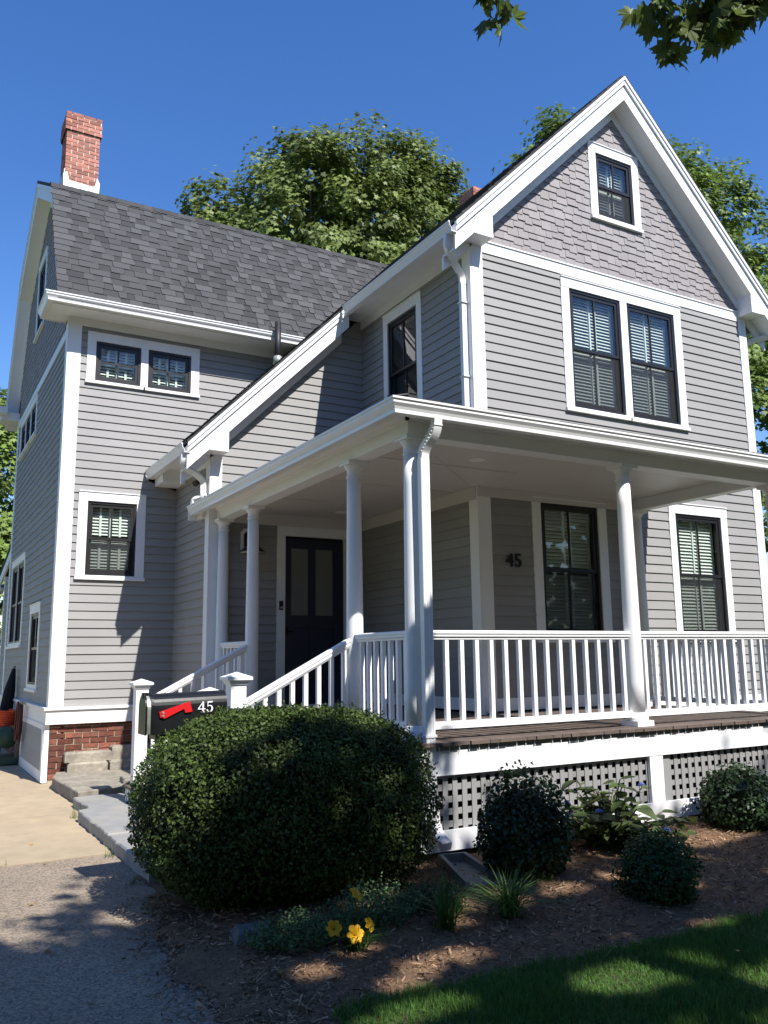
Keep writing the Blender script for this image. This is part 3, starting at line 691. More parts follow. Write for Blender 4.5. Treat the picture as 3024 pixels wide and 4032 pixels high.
# shingles of the near lower slope
d = np.array([0, 13.30 - 11.97, 9.08 - 6.71]); SL = np.linalg.norm(d); d = d / SL; nn = np.array([0, -d[2], d[1]]); o0 = np.array([0, 11.97, 6.71])
items = []; L = 0.0; row = 0
while L < SL - 0.02:
    x = 1.585; raised = False
    e = min(0.143, SL - L)
    while x < 9.3:
        w = random.uniform(0.10, 0.30); x2 = min(x + w, 9.3); raised = not raised
        zmid = (o0 + d * (L + .07))[2]
        if roofz(x2) < zmid + 0.12:
            lift = 0.0075 if raised else 0.002; sk = random.uniform(-.02, .02) if raised else 0
            def P(xx, l, o): q = o0 + d * l + nn * o; return (xx, q[1], q[2])
            t = (0.7 + .3 * random.random() if random.random() < .5 else .42 + .25 * random.random()) if raised else (0.05 + .5 * random.random())
            a, b = x + (.002 if x > 1.6 else 0), x2 - .002
            V = [P(a - sk, L, .0005), P(b + sk, L, .0005), P(b, L + e, .0005), P(a, L + e, .0005), P(a - sk, L, lift + .009), P(b + sk, L, lift + .009), P(b, L + e + .004, lift + .001), P(a, L + e + .004, lift + .001)]
            items.append((V, BF, t))
        x = x2
    L += 0.143; row += 1
pieces('shingle', items, 'roof', rm)
# hip-and-ridge caps along the break line
x = 1.58; items = []
while x < 8.0:
    V = []
    for (l, o) in ((SL - .11, .022), (SL, .026)): q = o0 + d * l + nn * o; V.append(q)
    q3 = np.array([0, 13.30 + .13, 9.08 + .13 * .557 + .02])
    h = .010
    V8 = [(x, V[0][1], V[0][2]), (x + .16, V[0][1], V[0][2] - .006), (x + .16, V[1][1], V[1][2] - .006), (x, V[1][1], V[1][2]), (x, q3[1], q3[2]), (x + .16, q3[1], q3[2] - .006)]
    items.append((V8, [(0, 1, 2, 3), (3, 2, 5, 4), (0, 3, 4), (1, 5, 2)], random.random() * .6)); x += .145
pieces('ridge_cap', items, 'roof', rm)
# eave of the main block with return
g = Geo(); g.box(1.56, 6.6, 12.07, 12.474, 6.60, 6.622); g.box(1.56, 1.852, 12.478, 12.74, 6.60, 6.622); g.out('eave_soffit', 'trim', rm)
g = Geo(); g.box(1.56, 6.6, 12.062, 12.08, 6.585, 6.70); g.box(1.552, 1.57, 12.082, 12.74, 6.585, 6.70); g.box(1.57, 1.852, 12.74, 12.755, 6.585, 6.70); g.out('eave_fascia', 'trim', rm)
obj('return_roof', *prism([(12.02, 6.705), (12.76, 6.705), (12.76, 6.72), (12.50, 6.80), (12.02, 6.72)], 'x', 1.54, 1.852), 'trim', rm)
obj('gutter', *sweep(GUT, [(1.432, 12.77), (1.432, 11.942), (6.4, 11.942)][::-1], 6.60), 'gutter', rm)
g = Geo(); g.box(1.50, 1.852, 18.36, 18.85, 6.50, 6.66); g.out('return_box', 'trim', rm)
g = Geo(); g.box(1.44, 1.60, 18.2, 18.95, 6.60, 6.73); g.out('eave_return', 'trim', rm)

# vent pipe on the catslide
vp = empty('vent_pipe', (4.87, 11.87, 6.19), parent=house)
obj('pipe', *lathe([(.05, 6.12), (.05, 6.86), (.044, 6.86), (.044, 6.7)], 4.87, 11.87, 20), 'pipe', vp, smooth=True)
obj('collar', *lathe([(.075, 6.15), (.075, 6.28), (.053, 6.30)], 4.87, 11.87, 20), 'alu', vp, smooth=True)

# ------------------------------------------------------------------ chimneys
def chimney(x0, x1, y0, y1, zb, zt, zc):
    c = empty('chimney', ((x0 + x1) / 2, (y0 + y1) / 2, zb), parent=house)
    e = .007
    g = Geo(); g.box(x0 + e, x1 - e, y0 + e, y1 - e, zb, zc); g.box(x0 - .018, x1 + .018, y0 - .018, y1 + .018, zc, zt - .005); g.out('mortar_core', 'light_mortar', c)
    items = []; z = zb; row = 0
    while z < zt - .02:
        o = .03 if z > zc - .01 else 0.0
        if z > zt - .09: o = .022
        h = .061; L = .195
        X0, X1, Y0, Y1 = x0 - o, x1 + o, y0 - o, y1 + o
        off = 0 if row % 2 else L / 2 + .005
        def run(a0, a1, mk):
            a = a0 - off
            while a < a1 - .01:
                p, q = max(a, a0), min(a + L, a1)
                if q - p > .03: items.append((*mk(p, q), random.random()))
                a += L + .016
        j = lambda: random.uniform(-.003, .003)
        run(X0, X1, lambda p, q: boxVF(p, q, Y0 + j(), Y0 + .05, z, z + h))
        run(Y0 + .052, Y1, lambda p, q: boxVF(X0 + j(), X0 + .05, p, q, z, z + h))
        run(Y0 + .052, Y1, lambda p, q: boxVF(X1 + j(), X1 - .05, p, q, z, z + h))
        z += .075; row += 1
    pieces('brick', items, 'brick', c)
    return c
c = chimney(2.03, 2.62, 15.2, 15.75, 9.80, 11.62, 11.30)
g = Geo(); g.add(*prism([(2.02, 10.0), (2.635, 10.0), (2.65, 10.36), (2.60, 10.47), (2.56, 10.27), (2.11, 10.29), (2.07, 10.45), (2.005, 10.40)], 'y', 15.185, 15.197)); g.box(2.015, 2.028, 15.19, 15.76, 10.0, 10.5); g.out('flashing', 'lead', c)
chimney(10.36, 10.9, 14.0, 14.5, 9.4, 11.85, 11.55)

# ------------------------------------------------------------------ foundation
fd = empty('foundation', (2.7, 12.5, 0), parent=house)
obj('mortar_bed', *boxVF(1.872, 3.6, 12.50, 12.7, -.05, .774), 'mortar', fd)
items = []; z = .05; row = 0
while z < .75:
    a = 1.868 - (0 if row % 2 else .11)
    while a < 3.5:
        L = random.uniform(.195, .215); p = max(a, 1.868)
        hidden = z < .30 and p > 2.10
        if a + L - p > .03 and not hidden:
            j = random.uniform(-.005, .005); k = [random.uniform(-.004, .004) for _ in range(4)]
            V = [(p, 12.487 + j, z + k[0]), (a + L, 12.487 + j, z + k[1]), (a + L, 12.53, z), (p, 12.53, z), (p + k[2], 12.487 + j, z + .062 + k[1]), (a + L + k[3], 12.487 + j, z + .062 + k[0]), (a + L, 12.53, z + .062), (p, 12.53, z + .062)]
            items.append((V, BF, random.random()))
        a += L + .013
    z += .0765; row += 1
pieces('brick', items, 'old_brick', fd)
obj('mortar_bed', *boxVF(1.90, 2.0, 12.55, 18.3, -.05, .774), 'mortar', fd)
items = []; z = .0; row = 0
while z < .75:
    a = 14.9 - (0 if row % 2 else .11)
    while a < 18.2:
        items.append((*boxVF(1.886 + random.uniform(-.004, .004), 1.93, a, a + .205, z, z + .063), random.random())); a += .217
    z += .0765; row += 1
pieces('brick', items, 'old_brick', fd)
g = Geo(); g.box(8.3, 10.95, 8.02, 8.2, -.05, .80); g.out('mortar_bed', 'mortar', fd)
items = []; z = .0; row = 0
while z < .75:
    a = 8.3 - (0 if row % 2 else .11)
    while a < 10.9: items.append((*boxVF(a, a + .205, 8.008 + random.uniform(-.003, .003), 8.06, z, z + .063), random.random())); a += .217
    z += .0765; row += 1
pieces('brick', items, 'old_brick', fd)
# clapboarded cover over the basement opening on the end wall
bc = empty('basement_cover', (1.8, 13.7, 0.0), parent=house)
W2 = Wall('left', 1.806)
g = Geo(); g.add(*W2.box(12.52, 12.66, -.03, .016, 0.012, .772)).add(*W2.box(14.74, 14.88, -.03, .016, 0.012, .772)).add(*W2.box(12.66, 14.74, -.03, .014, .012, .16)).add(*W2.box(12.66, 14.74, -.03, .014, .70, .772)); g.out('frame', 'trim', bc)
clapboards(W2, bc, .16, .70, lambda z: 12.66, lambda z: 14.74)
g = Geo(); g.box(1.80, 1.862, 12.490, 12.518, .012, .77); g.out('edge_board', 'trim', bc)
obj('pvc_edge', *boxVF(1.785, 1.799, 12.502, 12.518, .02, .44), 'trim', bc)
# low wing behind the main block
lw = empty('rear_wing', (2.1, 20.2, 0), parent=house)
LW = Wall('left', 1.95)
obj('sheathing', *LW.box(18.4, 20.1, -.1, -.14, 0, 3.4), 'backing', lw)
clapboards(LW, lw, .95, 3.4, lambda z: 18.36, lambda z: 20.1)
obj('corner_board', *LW.box(20.05, 20.14, -.1, .03, .6, 3.45), 'trim', lw)
obj('roof', *prism([(18.36, 4.05), (20.9, 3.50), (20.9, 3.60), (18.36, 4.15)], 'x', 1.88, 7.0), 'roof', lw, tone=.4)
obj('rake_board', *prism([(18.36, 3.84), (20.88, 3.30), (20.88, 3.498), (18.36, 4.048)], 'x', 1.89, 1.93), 'trim', lw)

def litter():
    n = 130; X = rng.uniform(-1.2, 7.5, n); Y = rng.uniform(3.2, 9.0, n); k = ((X < 1.6) | (Y < 5.7)); X = X[k]; Y = Y[k]; n = len(X)
    Z = np.where(X < 1.68, .012, .06) + np.where(X > 1.68, .02, 0)
    o = leaf_mesh('fallen_leaves', np.stack([X, Y, Z], 1), rng.normal(0, .25, (n, 3)) + np.array([0, 0, 1]), rng.uniform(.025, .06, n), 'litter', 'maple', kind='stuff'); tag(o, 'scattered dry fallen leaves on drive and mulch', 'leaves')
litter()

# far sides of the house
g = Geo(); g.box(10.93, 10.96, 8.21, 14.2, 0, 6.75); g.box(11.2, 11.23, 12.7, 18.3, 0, 6.75); g.box(1.95, 11.2, 18.27, 18.30, 0, 6.8); g.add(*prism([(12.5, 6.7), (18.3, 6.7), (17.45, 8.9), (15.4, 10.0), (13.35, 8.9)], 'x', 11.2, 11.23)); g.out('far_walls', 'siding', house)

# ------------------------------------------------------------------ porch
PX = 3.66; PY = 5.95; PR = 8.37; FL = 0.955
COLY = {'D': PY, 'C': 7.0, 'B': 9.65, 'A': 10.745}
dk = empty('porch_deck', (5.5, 7, .95), parent=house)
items = []; x = 3.56
while x < 8.44:
    y1 = 10.86 if x < 5.80 else 8.0
    j = random.uniform(-.012, .008); b = x + .0915
    def fz(y): return 0.972 - 0.012 * (8.0 - y) if y < 8 else .972
    V = []
    for z in (-.028, 0):
        for (xx, yy) in ((x, 5.735 + j), (b, 5.735 + j), (b, y1), (x, y1)): V.append((xx, yy, fz(yy) + z))
    items.append((V, BF, random.random())); x += .0955
pieces('deck_board', items, 'deck', dk)
# drips of white paint run down between the board ends
g = Geo(); x = 3.56 + .0925
while x < 8.4:
    if random.random() < .93: g.box(x, x + .004, 5.757, 5.762, .865 - random.uniform(0, .006), .915)
    x += .0955
g.out('paint_drips', 'trim', dk)
sk = empty('porch_skirt', (5.8, 5.8, .1), parent=house)
obj('fascia', *boxVF(3.575, 8.40, 5.775, 5.81, .69, .875), 'trim', sk)
obj('ledger', *boxVF(3.60, 8.38, 5.811, 5.86, .70, .935), 'lattice', sk)
obj('side_fascia', *boxVF(3.575, 3.61, 5.811, 10.84, .69, .875), 'trim', sk)
for (a, b) in ((3.575, 3.70), (6.05, 6.217), (8.26, 8.40)): obj('post_board', *boxVF(a, b, 5.78, 5.815, .275, .69), 'trim', sk)
obj('bottom_rail', *boxVF(3.575, 8.40, 5.778, 5.812, .125, .275), 'trim', sk)
obj('side_rail', *boxVF(3.575, 3.61, 5.813, 7.0, .125, .275), 'trim', sk)
obj('under_porch_shade_sheet', *boxVF(3.64, 8.36, 6.25, 6.3, -.05, .9), 'dark', sk)  # upright dark sheet, paints the shade seen through the lattice
def lattice(x0, x1, y, ox=0.0, oz=0.0):
    l = empty('lattice_panel', ((x0 + x1) / 2, y, .3), parent=house); items = []
    x = x0 + ox
    while x < x1:
        a, b = max(x, x0), min(x + .047, x1)
        if b - a > .008: items.append((*boxVF(a, b, y, y + .007, .262, .705), random.random()))
        x += .0925
    z = .26 + oz
    while z < .70:
        a, b = max(z, .262), min(z + .047, .703)
        if b - a > .008: items.append((*boxVF(x0, x1, y + .0075, y + .0145, a, b), random.random()))
        z += .0925
    pieces('slat', items, 'lattice', l)
lattice(3.70, 6.05, 5.818, .02, .03); lattice(6.217, 8.26, 5.818, .0, .05)
obj('lattice_batten', *boxVF(6.235, 6.33, 5.811, 5.817, .276, .69), 'lattice', sk)

def column(x, y, ztop=3.447):
    c = empty('porch_column', (x, y, FL), parent=house)
    zb = .972 - .012 * max(0, 8 - y)
    g = Geo(); g.box(x - .105, x + .105, y - .105, y + .105, zb, zb + .05); g.out('plinth', 'trim', c)
    obj('base', *lathe([(.098, zb + .051), (.104, zb + .062), (.104, zb + .082), (.094, zb + .094), (.086, zb + .098), (.088, zb + .112), (.082, zb + .122)], x, y, 32), 'trim', c, smooth=True)
    sh = []
    for k in range(9):
        t = k / 8; sh.append((.079 - .013 * max(0, (t - .25) / .75) ** 1.5, zb + .12 + t * (ztop - .13 - zb - .12)))
    obj('shaft', *lathe(sh, x, y, 32), 'trim', c, smooth=True)
    z = ztop
    obj('capital', *lathe([(.067, z - .16), (.074, z - .155), (.074, z - .145), (.067, z - .14), (.067, z - .085), (.072, z - .08), (.085, z - .062), (.097, z - .045), (.098, z - .038)], x, y, 32), 'trim', c, smooth=True)
    g = Geo(); g.box(x - .105, x + .105, y - .105, y + .105, z - .037, z - .012); g.box(x - .115, x + .115, y - .115, y + .115, z - .0118, z - .002); g.out('abacus', 'trim', c)
for k in 'DCBA': column(PX, COLY[k])
column(6.10, PY); column(PR, PY); column(8.23, 7.84)

# beams, ceiling, porch roof, gutter
bm = empty('porch_beam', (5.9, 6, 3.45), parent=house)
obj('left_beam', *boxVF(3.588, 3.732, 5.878, 10.86, 3.447, 3.60), 'trim', bm)
obj('front_beam', *boxVF(3.733, 8.352, 5.878, 6.022, 3.447, 3.60), 'trim', bm)
obj('right_beam', *boxVF(8.208, 8.352, 6.023, 7.97, 3.447, 3.60), 'trim', bm)
g = Geo(); g.box(3.560, 3.587, 5.85, 10.80, 3.565, 3.602); g.box(3.56, 8.38, 5.850, 5.8775, 3.565, 3.602); g.out('bed_moulding', 'trim', bm)
g = Geo(); g.box(3.733, 3.76, 6.05, 10.8, 3.447, 3.47); g.box(3.76, 8.2, 6.023, 6.05, 3.447, 3.47); g.out('inner_bead', 'trim', bm)
pc = empty('porch_ceiling', (5.9, 7.5, 3.6), parent=house)
def slab(poly, z0, z1, nm, mat, par): obj(nm, *prism(poly, 'z', z0, z1), mat, par)
ys = [6.022, 7.22, 8.44, 9.66, 10.86]
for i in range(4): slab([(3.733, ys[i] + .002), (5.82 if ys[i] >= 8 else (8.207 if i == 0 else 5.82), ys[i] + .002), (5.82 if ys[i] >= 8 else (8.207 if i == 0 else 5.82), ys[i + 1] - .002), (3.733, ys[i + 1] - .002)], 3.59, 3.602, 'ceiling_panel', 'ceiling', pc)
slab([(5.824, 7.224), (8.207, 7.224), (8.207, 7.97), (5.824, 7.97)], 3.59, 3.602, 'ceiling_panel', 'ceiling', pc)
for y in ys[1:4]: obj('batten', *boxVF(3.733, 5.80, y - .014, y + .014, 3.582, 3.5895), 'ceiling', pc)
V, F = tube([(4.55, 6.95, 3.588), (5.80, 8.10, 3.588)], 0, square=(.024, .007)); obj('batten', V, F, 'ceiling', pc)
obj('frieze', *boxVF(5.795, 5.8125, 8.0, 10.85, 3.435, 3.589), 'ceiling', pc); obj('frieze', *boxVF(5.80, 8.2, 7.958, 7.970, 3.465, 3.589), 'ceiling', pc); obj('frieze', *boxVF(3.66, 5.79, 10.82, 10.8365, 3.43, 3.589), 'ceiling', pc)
for (x, y) in ((5.18, 10.30), (5.0, 6.85)): obj('recessed_light', *lathe([(.085, 3.5785), (.085, 3.5895), (.03, 3.5895)], x, y, 24), 'trim', pc, smooth=False)
pr = empty('porch_roof', (5.9, 7.5, 3.7), parent=house)
PIT = 0.27; E0 = 3.33; E1 = 5.645
def hz(x, y): return 3.675 + PIT * min(x - E0, y - E1)
def roofpoly(pts, nm):
    n = len(pts); V = [(p[0], p[1], p[2]) for p in pts] + [(p[0], p[1], p[2] - .035) for p in pts]
    F = [tuple(range(n)), tuple(range(2 * n - 1, n - 1, -1))] + [(i, i + n, (i + 1) % n + n, (i + 1) % n) for i in range(n)]
    obj(nm, V, F, 'roof', pr, tone=.4)
A = (E0, E1, 3.675); B = (5.835, E1 + 5.835 - E0, 3.675 + PIT * (5.835 - E0)); zt = 3.675 + PIT * (8.0 - E1)
roofpoly([A, B, (5.835, 10.86, B[2]), (E0, 10.86, 3.675)], 'left_slope')
roofpoly([(E0, 10.861, 3.675), (3.50, 10.861, 3.675 + PIT * (3.5 - E0)), (3.50, 11.18, 3.675 + PIT * (3.5 - E0)), (E0, 11.18, 3.675)], 'left_slope_end')
roofpoly([A, (8.56, E1, 3.675), (8.56, 8.0, zt), (E0 + 8.0 - E1, 8.0, zt)], 'front_slope')
# starter shingles along the eave, slightly uneven
items = []
x = E0
while x < 8.55:
    l = random.uniform(.25, .34); h = random.uniform(.004, .013); d2 = random.uniform(-.008, .006)
    V = [(x, E1 - .012 + d2, 3.676), (x + l - .004, E1 - .012 + d2, 3.676), (x + l - .004, E1 + .13, 3.676 + PIT * .13), (x, E1 + .13, 3.676 + PIT * .13)]; V += [(v[0], v[1], v[2] + h) for v in V]
    items.append((V, BF, random.random())); x += l
y = E1
while y < 11.1:
    l = random.uniform(.25, .34); h = random.uniform(.004, .013); d2 = random.uniform(-.008, .006)
    V = [(E0 - .012 + d2, y, 3.676), (E0 + .13, y, 3.676 + PIT * .13), (E0 + .13, y + l - .004, 3.676 + PIT * .13), (E0 - .012 + d2, y + l - .004, 3.676)]; V += [(v[0], v[1], v[2] + h) for v in V]
    items.append((V, BF, random.random())); y += l
# upper courses, only glimpsed over the gutter
for k in range(1, 17):
    yy = E1 + .137 * k; x = E0 + .137 * k; zz = 3.675 + PIT * .137 * k
    while x < 8.5:
        l = random.uniform(.3, .8); h = random.uniform(.006, .014)
        V = [(x, yy, zz + .001), (min(x + l, 8.55), yy, zz + .001), (min(x + l, 8.55), yy + .13, zz + PIT * .13 + .001), (x, yy + .13, zz + PIT * .13 + .001)]; V += [(v[0], v[1], v[2] + h) for v in V]
        items.append((V, BF, random.random())); x += l
pieces('shingle', items, 'roof', pr)
obj('fascia', *sweep([(0, 0), (.02, 0), (.02, .09), (0, .09)], [(8.53, 8.0), (8.53, 5.722), (3.405, 5.722), (3.405, 11.19)], 3.575), 'trim', pr)
g = Geo(); g.box(3.426, 3.587, 5.742, 11.18, 3.600, 3.612); g.box(3.588, 8.5, 5.742, 5.877, 3.600, 3.612); g.out('eave_soffit', 'trim', pr)
g = Geo(); g.box(3.31, 3.50, 11.191, 11.21, 3.48, 3.66); g.box(3.428, 3.506, 10.99, 11.19, 3.50, 3.598); g.out('end_board', 'trim', pr)
obj('gutter', *sweep(GUT, [(8.65, 8.0), (8.65, 5.602), (3.285, 5.602), (3.285, 11.20)], 3.545), 'gutter', pr)
g = Geo(); g.box(5.837, 8.2, 7.955, 7.972, .99, 1.13); g.box(5.80, 5.817, 8.0, 10.85, .99, 1.13); g.box(3.66, 4.46, 10.818, 10.835, .99, 1.13); g.box(5.64, 5.79, 10.818, 10.835, .99, 1.13); g.out('baseboard', 'trim', dk)

# ------------------------------------------------------------------ railings
def rail_run(p0, p1, n, zt=1.825, zb=1.03, name='railing'):
    """level railing between two points"""
    a = Vector((p0[0], p0[1])); b = Vector((p1[0], p1[1])); dv = (b - a).normalized(); nv = Vector((-dv.y, dv.x))
    r = empty(name, ((p0[0] + p1[0]) / 2, (p0[1] + p1[1]) / 2, zb), parent=house)
    def bar(nm, sec):
        V = []; k = len(sec)
        for q in (a, b):
            for (o, z) in sec: V.append((q.x + nv.x * o, q.y + nv.y * o, z))
        F = [tuple(range(k)), tuple(range(2 * k - 1, k - 1, -1))] + [(i, i + k, (i + 1) % k + k, (i + 1) % k) for i in range(k)]
        obj(nm, V, F, 'trim', r)
    bar('top_rail', [(-.022, zt - .075), (-.024, zt - .058), (-.036, zt - .05), (-.036, zt - .03), (-.044, zt - .026), (-.044, zt - .008), (-.034, zt), (.034, zt), (.044, zt - .008), (.044, zt - .026), (.036, zt - .03), (.036, zt - .05), (.024, zt - .058), (.022, zt - .075)])
    bar('bottom_rail', [(-.03, zb), (-.03, zb + .03), (-.02, zb + .045), (-.02, zb + .058), (.02, zb + .058), (.02, zb + .045), (.03, zb + .03), (.03, zb)])
    L = (b - a).length
    for i in range(n):
        q = a + dv * (L * (i + .5) / n); s = .0185
        V = []
        for z in (zb + .056, zt - .073):
            for (e, f) in ((-s, -s), (s, -s), (s, s), (-s, s)): V.append((q.x + dv.x * e + nv.x * f, q.y + dv.y * e + nv.y * f, z))
        obj('baluster', V, BF, 'trim', r)
rail_run((PX + .07, PY), (6.03, PY), 15); rail_run((6.17, PY), (PR - .07, PY), 15)
rail_run((PX, PY + .07), (PX, 6.93), 7); rail_run((PX, 9.72), (PX, 10.68), 7)
rail_run((PR, PY + .07), (PR, 7.77), 12)
def newel(x, y, z0, ztop, w, parent):
    p = empty('newel_post', (x, y, z0), parent=house); h = w / 2
    obj('post', *boxVF(x - h, x + h, y - h, y + h, z0, ztop - .07), 'trim', p)
    g = Geo(); g.box(x - h - .012, x + h + .012, y - h - .012, y + h + .012, ztop - .105, ztop - .085); g.box(x - h - .022, x + h + .022, y - h - .022, y + h + .022, ztop - .0848, ztop - .068)
    g.out('collar', 'trim', p)
    q = h + .042
    V = [(x - q, y - q, ztop - .0675), (x + q, y - q, ztop - .0675), (x + q, y + q, ztop - .0675), (x - q, y + q, ztop - .0675), (x - q, y - q, ztop - .042), (x + q, y - q, ztop - .042), (x + q, y + q, ztop - .042), (x - q, y + q, ztop - .042), (x, y, ztop)]
    obj('cap', V, [(0, 3, 2, 1), (0, 1, 5, 4), (1, 2, 6, 5), (2, 3, 7, 6), (3, 0, 4, 7), (4, 5, 8), (5, 6, 8), (6, 7, 8), (7, 4, 8)], 'trim', p)
newel(2.52, 7.0, .11, 1.505, .135, None); newel(2.375, 9.65, .11, 1.412, .135, None); newel(2.70, 8.25, .11, 1.345, .12, None)
def stair_rail(xa, za, xb, zb, y, n):
    r = empty('stair_railing', ((xa + xb) / 2, y, zb - .7), parent=house)
    def bar(nm, sec, dz):
        V = []; k = len(sec)
        for (x, z) in ((xa, za), (xb, zb)):
            for (o, h) in sec: V.append((x, y + o, z + h + dz))
        F = [tuple(range(k)), tuple(range(2 * k - 1, k - 1, -1))] + [(i, i + k, (i + 1) % k + k, (i + 1) % k) for i in range(k)]
        obj(nm, V, F, 'trim', r)
    bar('top_rail', [(-.022, -.085), (-.036, -.06), (-.036, -.034), (-.044, -.03), (-.044, -.01), (-.03, 0), (.03, 0), (.044, -.01), (.044, -.03), (.036, -.034), (.036, -.06), (.022, -.085)], 0)
    bar('bottom_rail', [(-.03, 0), (-.03, .04), (-.018, .06), (.018, .06), (.03, .04), (.03, 0)], -.80)
    sl = (zb - za) / (xb - xa)
    for i in range(n):
        x = xa + (xb - xa) * (i + .55) / n; s = .0185; V = []
        for (d0) in (-.745, -.08):
            for (e, f) in ((-s, -s), (s, -s), (s, s), (-s, s)): V.append((x + e, y + f, za + (x + e - xa) * sl + d0))
        obj('baluster', V, BF, 'trim', r)
stair_rail(2.585, 1.262, 3.60, 1.79, 7.0, 8); stair_rail(2.44, 1.19, 3.60, 1.79, 9.65, 8)
# steps
st = empty('porch_steps', (3.0, 8.3, .1), parent=house)
rise = (.955 - .11) / 5; tr = .29
for k in range(4):
    zt_ = .11 + rise * (k + 1); x0 = 2.28 + tr * k
    for m in range(2):
        a = x0 - .025 + m * (tr + .025) / 2
        obj('tread', *boxVF(a + .002, a + (tr + .025) / 2 - .002, 6.90, 9.78, zt_ - .03, zt_), 'deck', st, tone=random.random())
    obj('riser', *boxVF(x0 + .002, x0 + .022, 6.93, 9.75, zt_ - rise, zt_ - .031), 'trim', st)
obj('riser', *boxVF(3.445, 3.465, 6.93, 9.75, .11 + rise * 4, .94), 'trim', st)
for y in (6.90, 9.755):
    P = [(2.275, .11)]
    for k in range(4): P += [(2.275 + tr * k, .078 + rise * (k + 1)), (2.275 + tr * (k + 1), .078 + rise * (k + 1))]
    P += [(3.57, .078 + rise * 4), (3.57, .11)]
    obj('stringer', *prism(P, 'y', y, y + .026), 'trim', st)
for (x, y) in ((3.52, 6.95), (3.52, 9.7)): obj('stair_post', *boxVF(x - .04, x + .04, y - .04, y + .04, .1, .93), 'trim', st)

# ------------------------------------------------------------------ downspouts
def downspout(path, sec, name='downspout'): 
    d_ = empty(name, path[-1], parent=house)
    V, F = tube(smooth_path(path, 5), 0, square=sec); obj('pipe', V, F, 'gutter', d_)
    return d_
# porch corner
d_ = empty('downspout', (3.70, 5.8, .15), parent=house)
obj('outlet', *tube(smooth_path([(3.735, 5.665, 3.56), (3.735, 5.67, 3.49), (3.73, 5.70, 3.42), (3.70, 5.765, 3.34), (3.69, 5.80, 3.28), (3.685, 5.80, 3.22)], 4), 0, square=(.075, .058)), 'gutter', d_)
g = Geo()
for k in range(9):
    t = k / 8; z = 3.49 - .2 * t; q = (3.735 - .05 * t, 5.67 + .13 * t, z); g.box(q[0] - .042, q[0] + .042, q[1] - .034, q[1] + .034, z - .004, z + .004)
g.out('elbow_ribs', 'gutter', d_)
obj('pipe', *prism([(3.642, 5.775), (3.647, 5.77), (3.662, 5.77), (3.664, 5.774), (3.674, 5.774), (3.676, 5.77), (3.694, 5.77), (3.696, 5.774), (3.706, 5.774), (3.708, 5.77), (3.723, 5.77), (3.728, 5.775), (3.728, 5.828), (3.642, 5.828)], 'z', .34, 3.23), 'gutter', d_)
obj('strap', *boxVF(3.633, 3.737, 5.764, 5.835, .985, 1.005), 'gutter', d_)
obj('shoe', *tube([(3.685, 5.775, .46), (3.685, 5.77, .36), (3.688, 5.735, .28), (3.695, 5.67, .225), (3.70, 5.61, .20)], 0, square=(.09, .062)), 'gutter', d_)
# wing corner, catslide, right corner
d_ = downspout([(5.375, 7.82, 6.60), (5.375, 7.83, 6.52), (5.40, 7.86, 6.44), (5.60, 7.99, 6.33), (5.74, 8.07, 6.26), (5.765, 8.085, 6.15)], (.075, .055))
obj('pipe', *tube([(5.768, 8.086, 6.17), (5.768, 8.086, 4.30)], 0, square=(.085, .06)), 'gutter', d_)
for z in (5.9, 4.95): obj('strap', *boxVF(5.715, 5.834, 8.04, 8.135, z, z + .018), 'gutter', d_)
d_ = downspout([(3.066, 10.64, 4.27), (3.066, 10.65, 4.18), (3.10, 10.72, 4.11), (3.32, 10.88, 4.05), (3.42, 10.935, 3.98), (3.435, 10.94, 3.88), (3.435, 10.94, 3.78)], (.075, .06))
V, F = tube(smooth_path([(3.435, 10.94, 3.80), (3.43, 10.94, 3.755), (3.36, 10.95, 3.715), (3.36, 11.0, 3.70)], 4), 0, square=(.075, .06))
obj('lower_elbow', *tube(smooth_path([(3.435, 10.94, 3.82), (3.432, 10.945, 3.775), (3.40, 10.97, 3.745), (3.35, 11.02, 3.735), (3.335, 11.035, 3.70), (3.335, 11.035, 3.62)], 4), 0, square=(.078, .062)), 'gutter', d_)
d_ = downspout([(11.42, 7.82, 6.60), (11.42, 7.83, 6.50), (11.36, 7.88, 6.42), (11.16, 8.02, 6.36), (11.05, 8.08, 6.28), (11.035, 8.09, 6.15)], (.075, .06))
obj('pipe', *tube([(11.035, 8.09, 6.17), (11.035, 8.09, .3)], 0, square=(.085, .06)), 'gutter', d_)

# ------------------------------------------------------------------ things mounted on the house
def text_mesh(s, size, depth, bold=True):
    cu = bpy.data.curves.new("txt", 'FONT'); cu.body = s; cu.size = size; cu.extrude = depth; cu.offset = .012 * size if bold else 0; cu.resolution_u = 3
    o = bpy.data.objects.new("txt", cu); scene.collection.objects.link(o)
    dg = bpy.context.evaluated_depsgraph_get(); me = bpy.data.meshes.new_from_object(o.evaluated_get(dg)); bpy.data.objects.remove(o)
    V = np.array([v.co[:] for v in me.vertices]); F = [tuple(p.vertices) for p in me.polygons]; return V, F
hn = empty('house_number', (6.30, 7.97, 2.65), 'black metal house number 45 on shaded porch wall', 'house number')
xo = 6.19
for chr_ in '45':
    V, F = text_mesh(chr_, .225, .008); w = V[:, 0].max() - V[:, 0].min()
    P = np.stack([xo + (V[:, 0] - V[:, 0].min()) * 1.05, 7.972 - V[:, 2] - .004, 2.65 + V[:, 1] - V[:, 1].min()], 1); obj('digit', P, F, 'metal_black', hn); xo += w * 1.05 + .018
wl = empty('wall_lamp', (4.12, 10.8, 3.0), 'black barn lamp on white backplate beside front door', 'wall lamp')
def octo(cx, cz, w, h, c): return [(cx - w + c, cz - h), (cx + w - c, cz - h), (cx + w, cz - h + c), (cx + w, cz + h - c), (cx + w - c, cz + h), (cx - w + c, cz + h), (cx - w, cz + h - c), (cx - w, cz - h + c)]
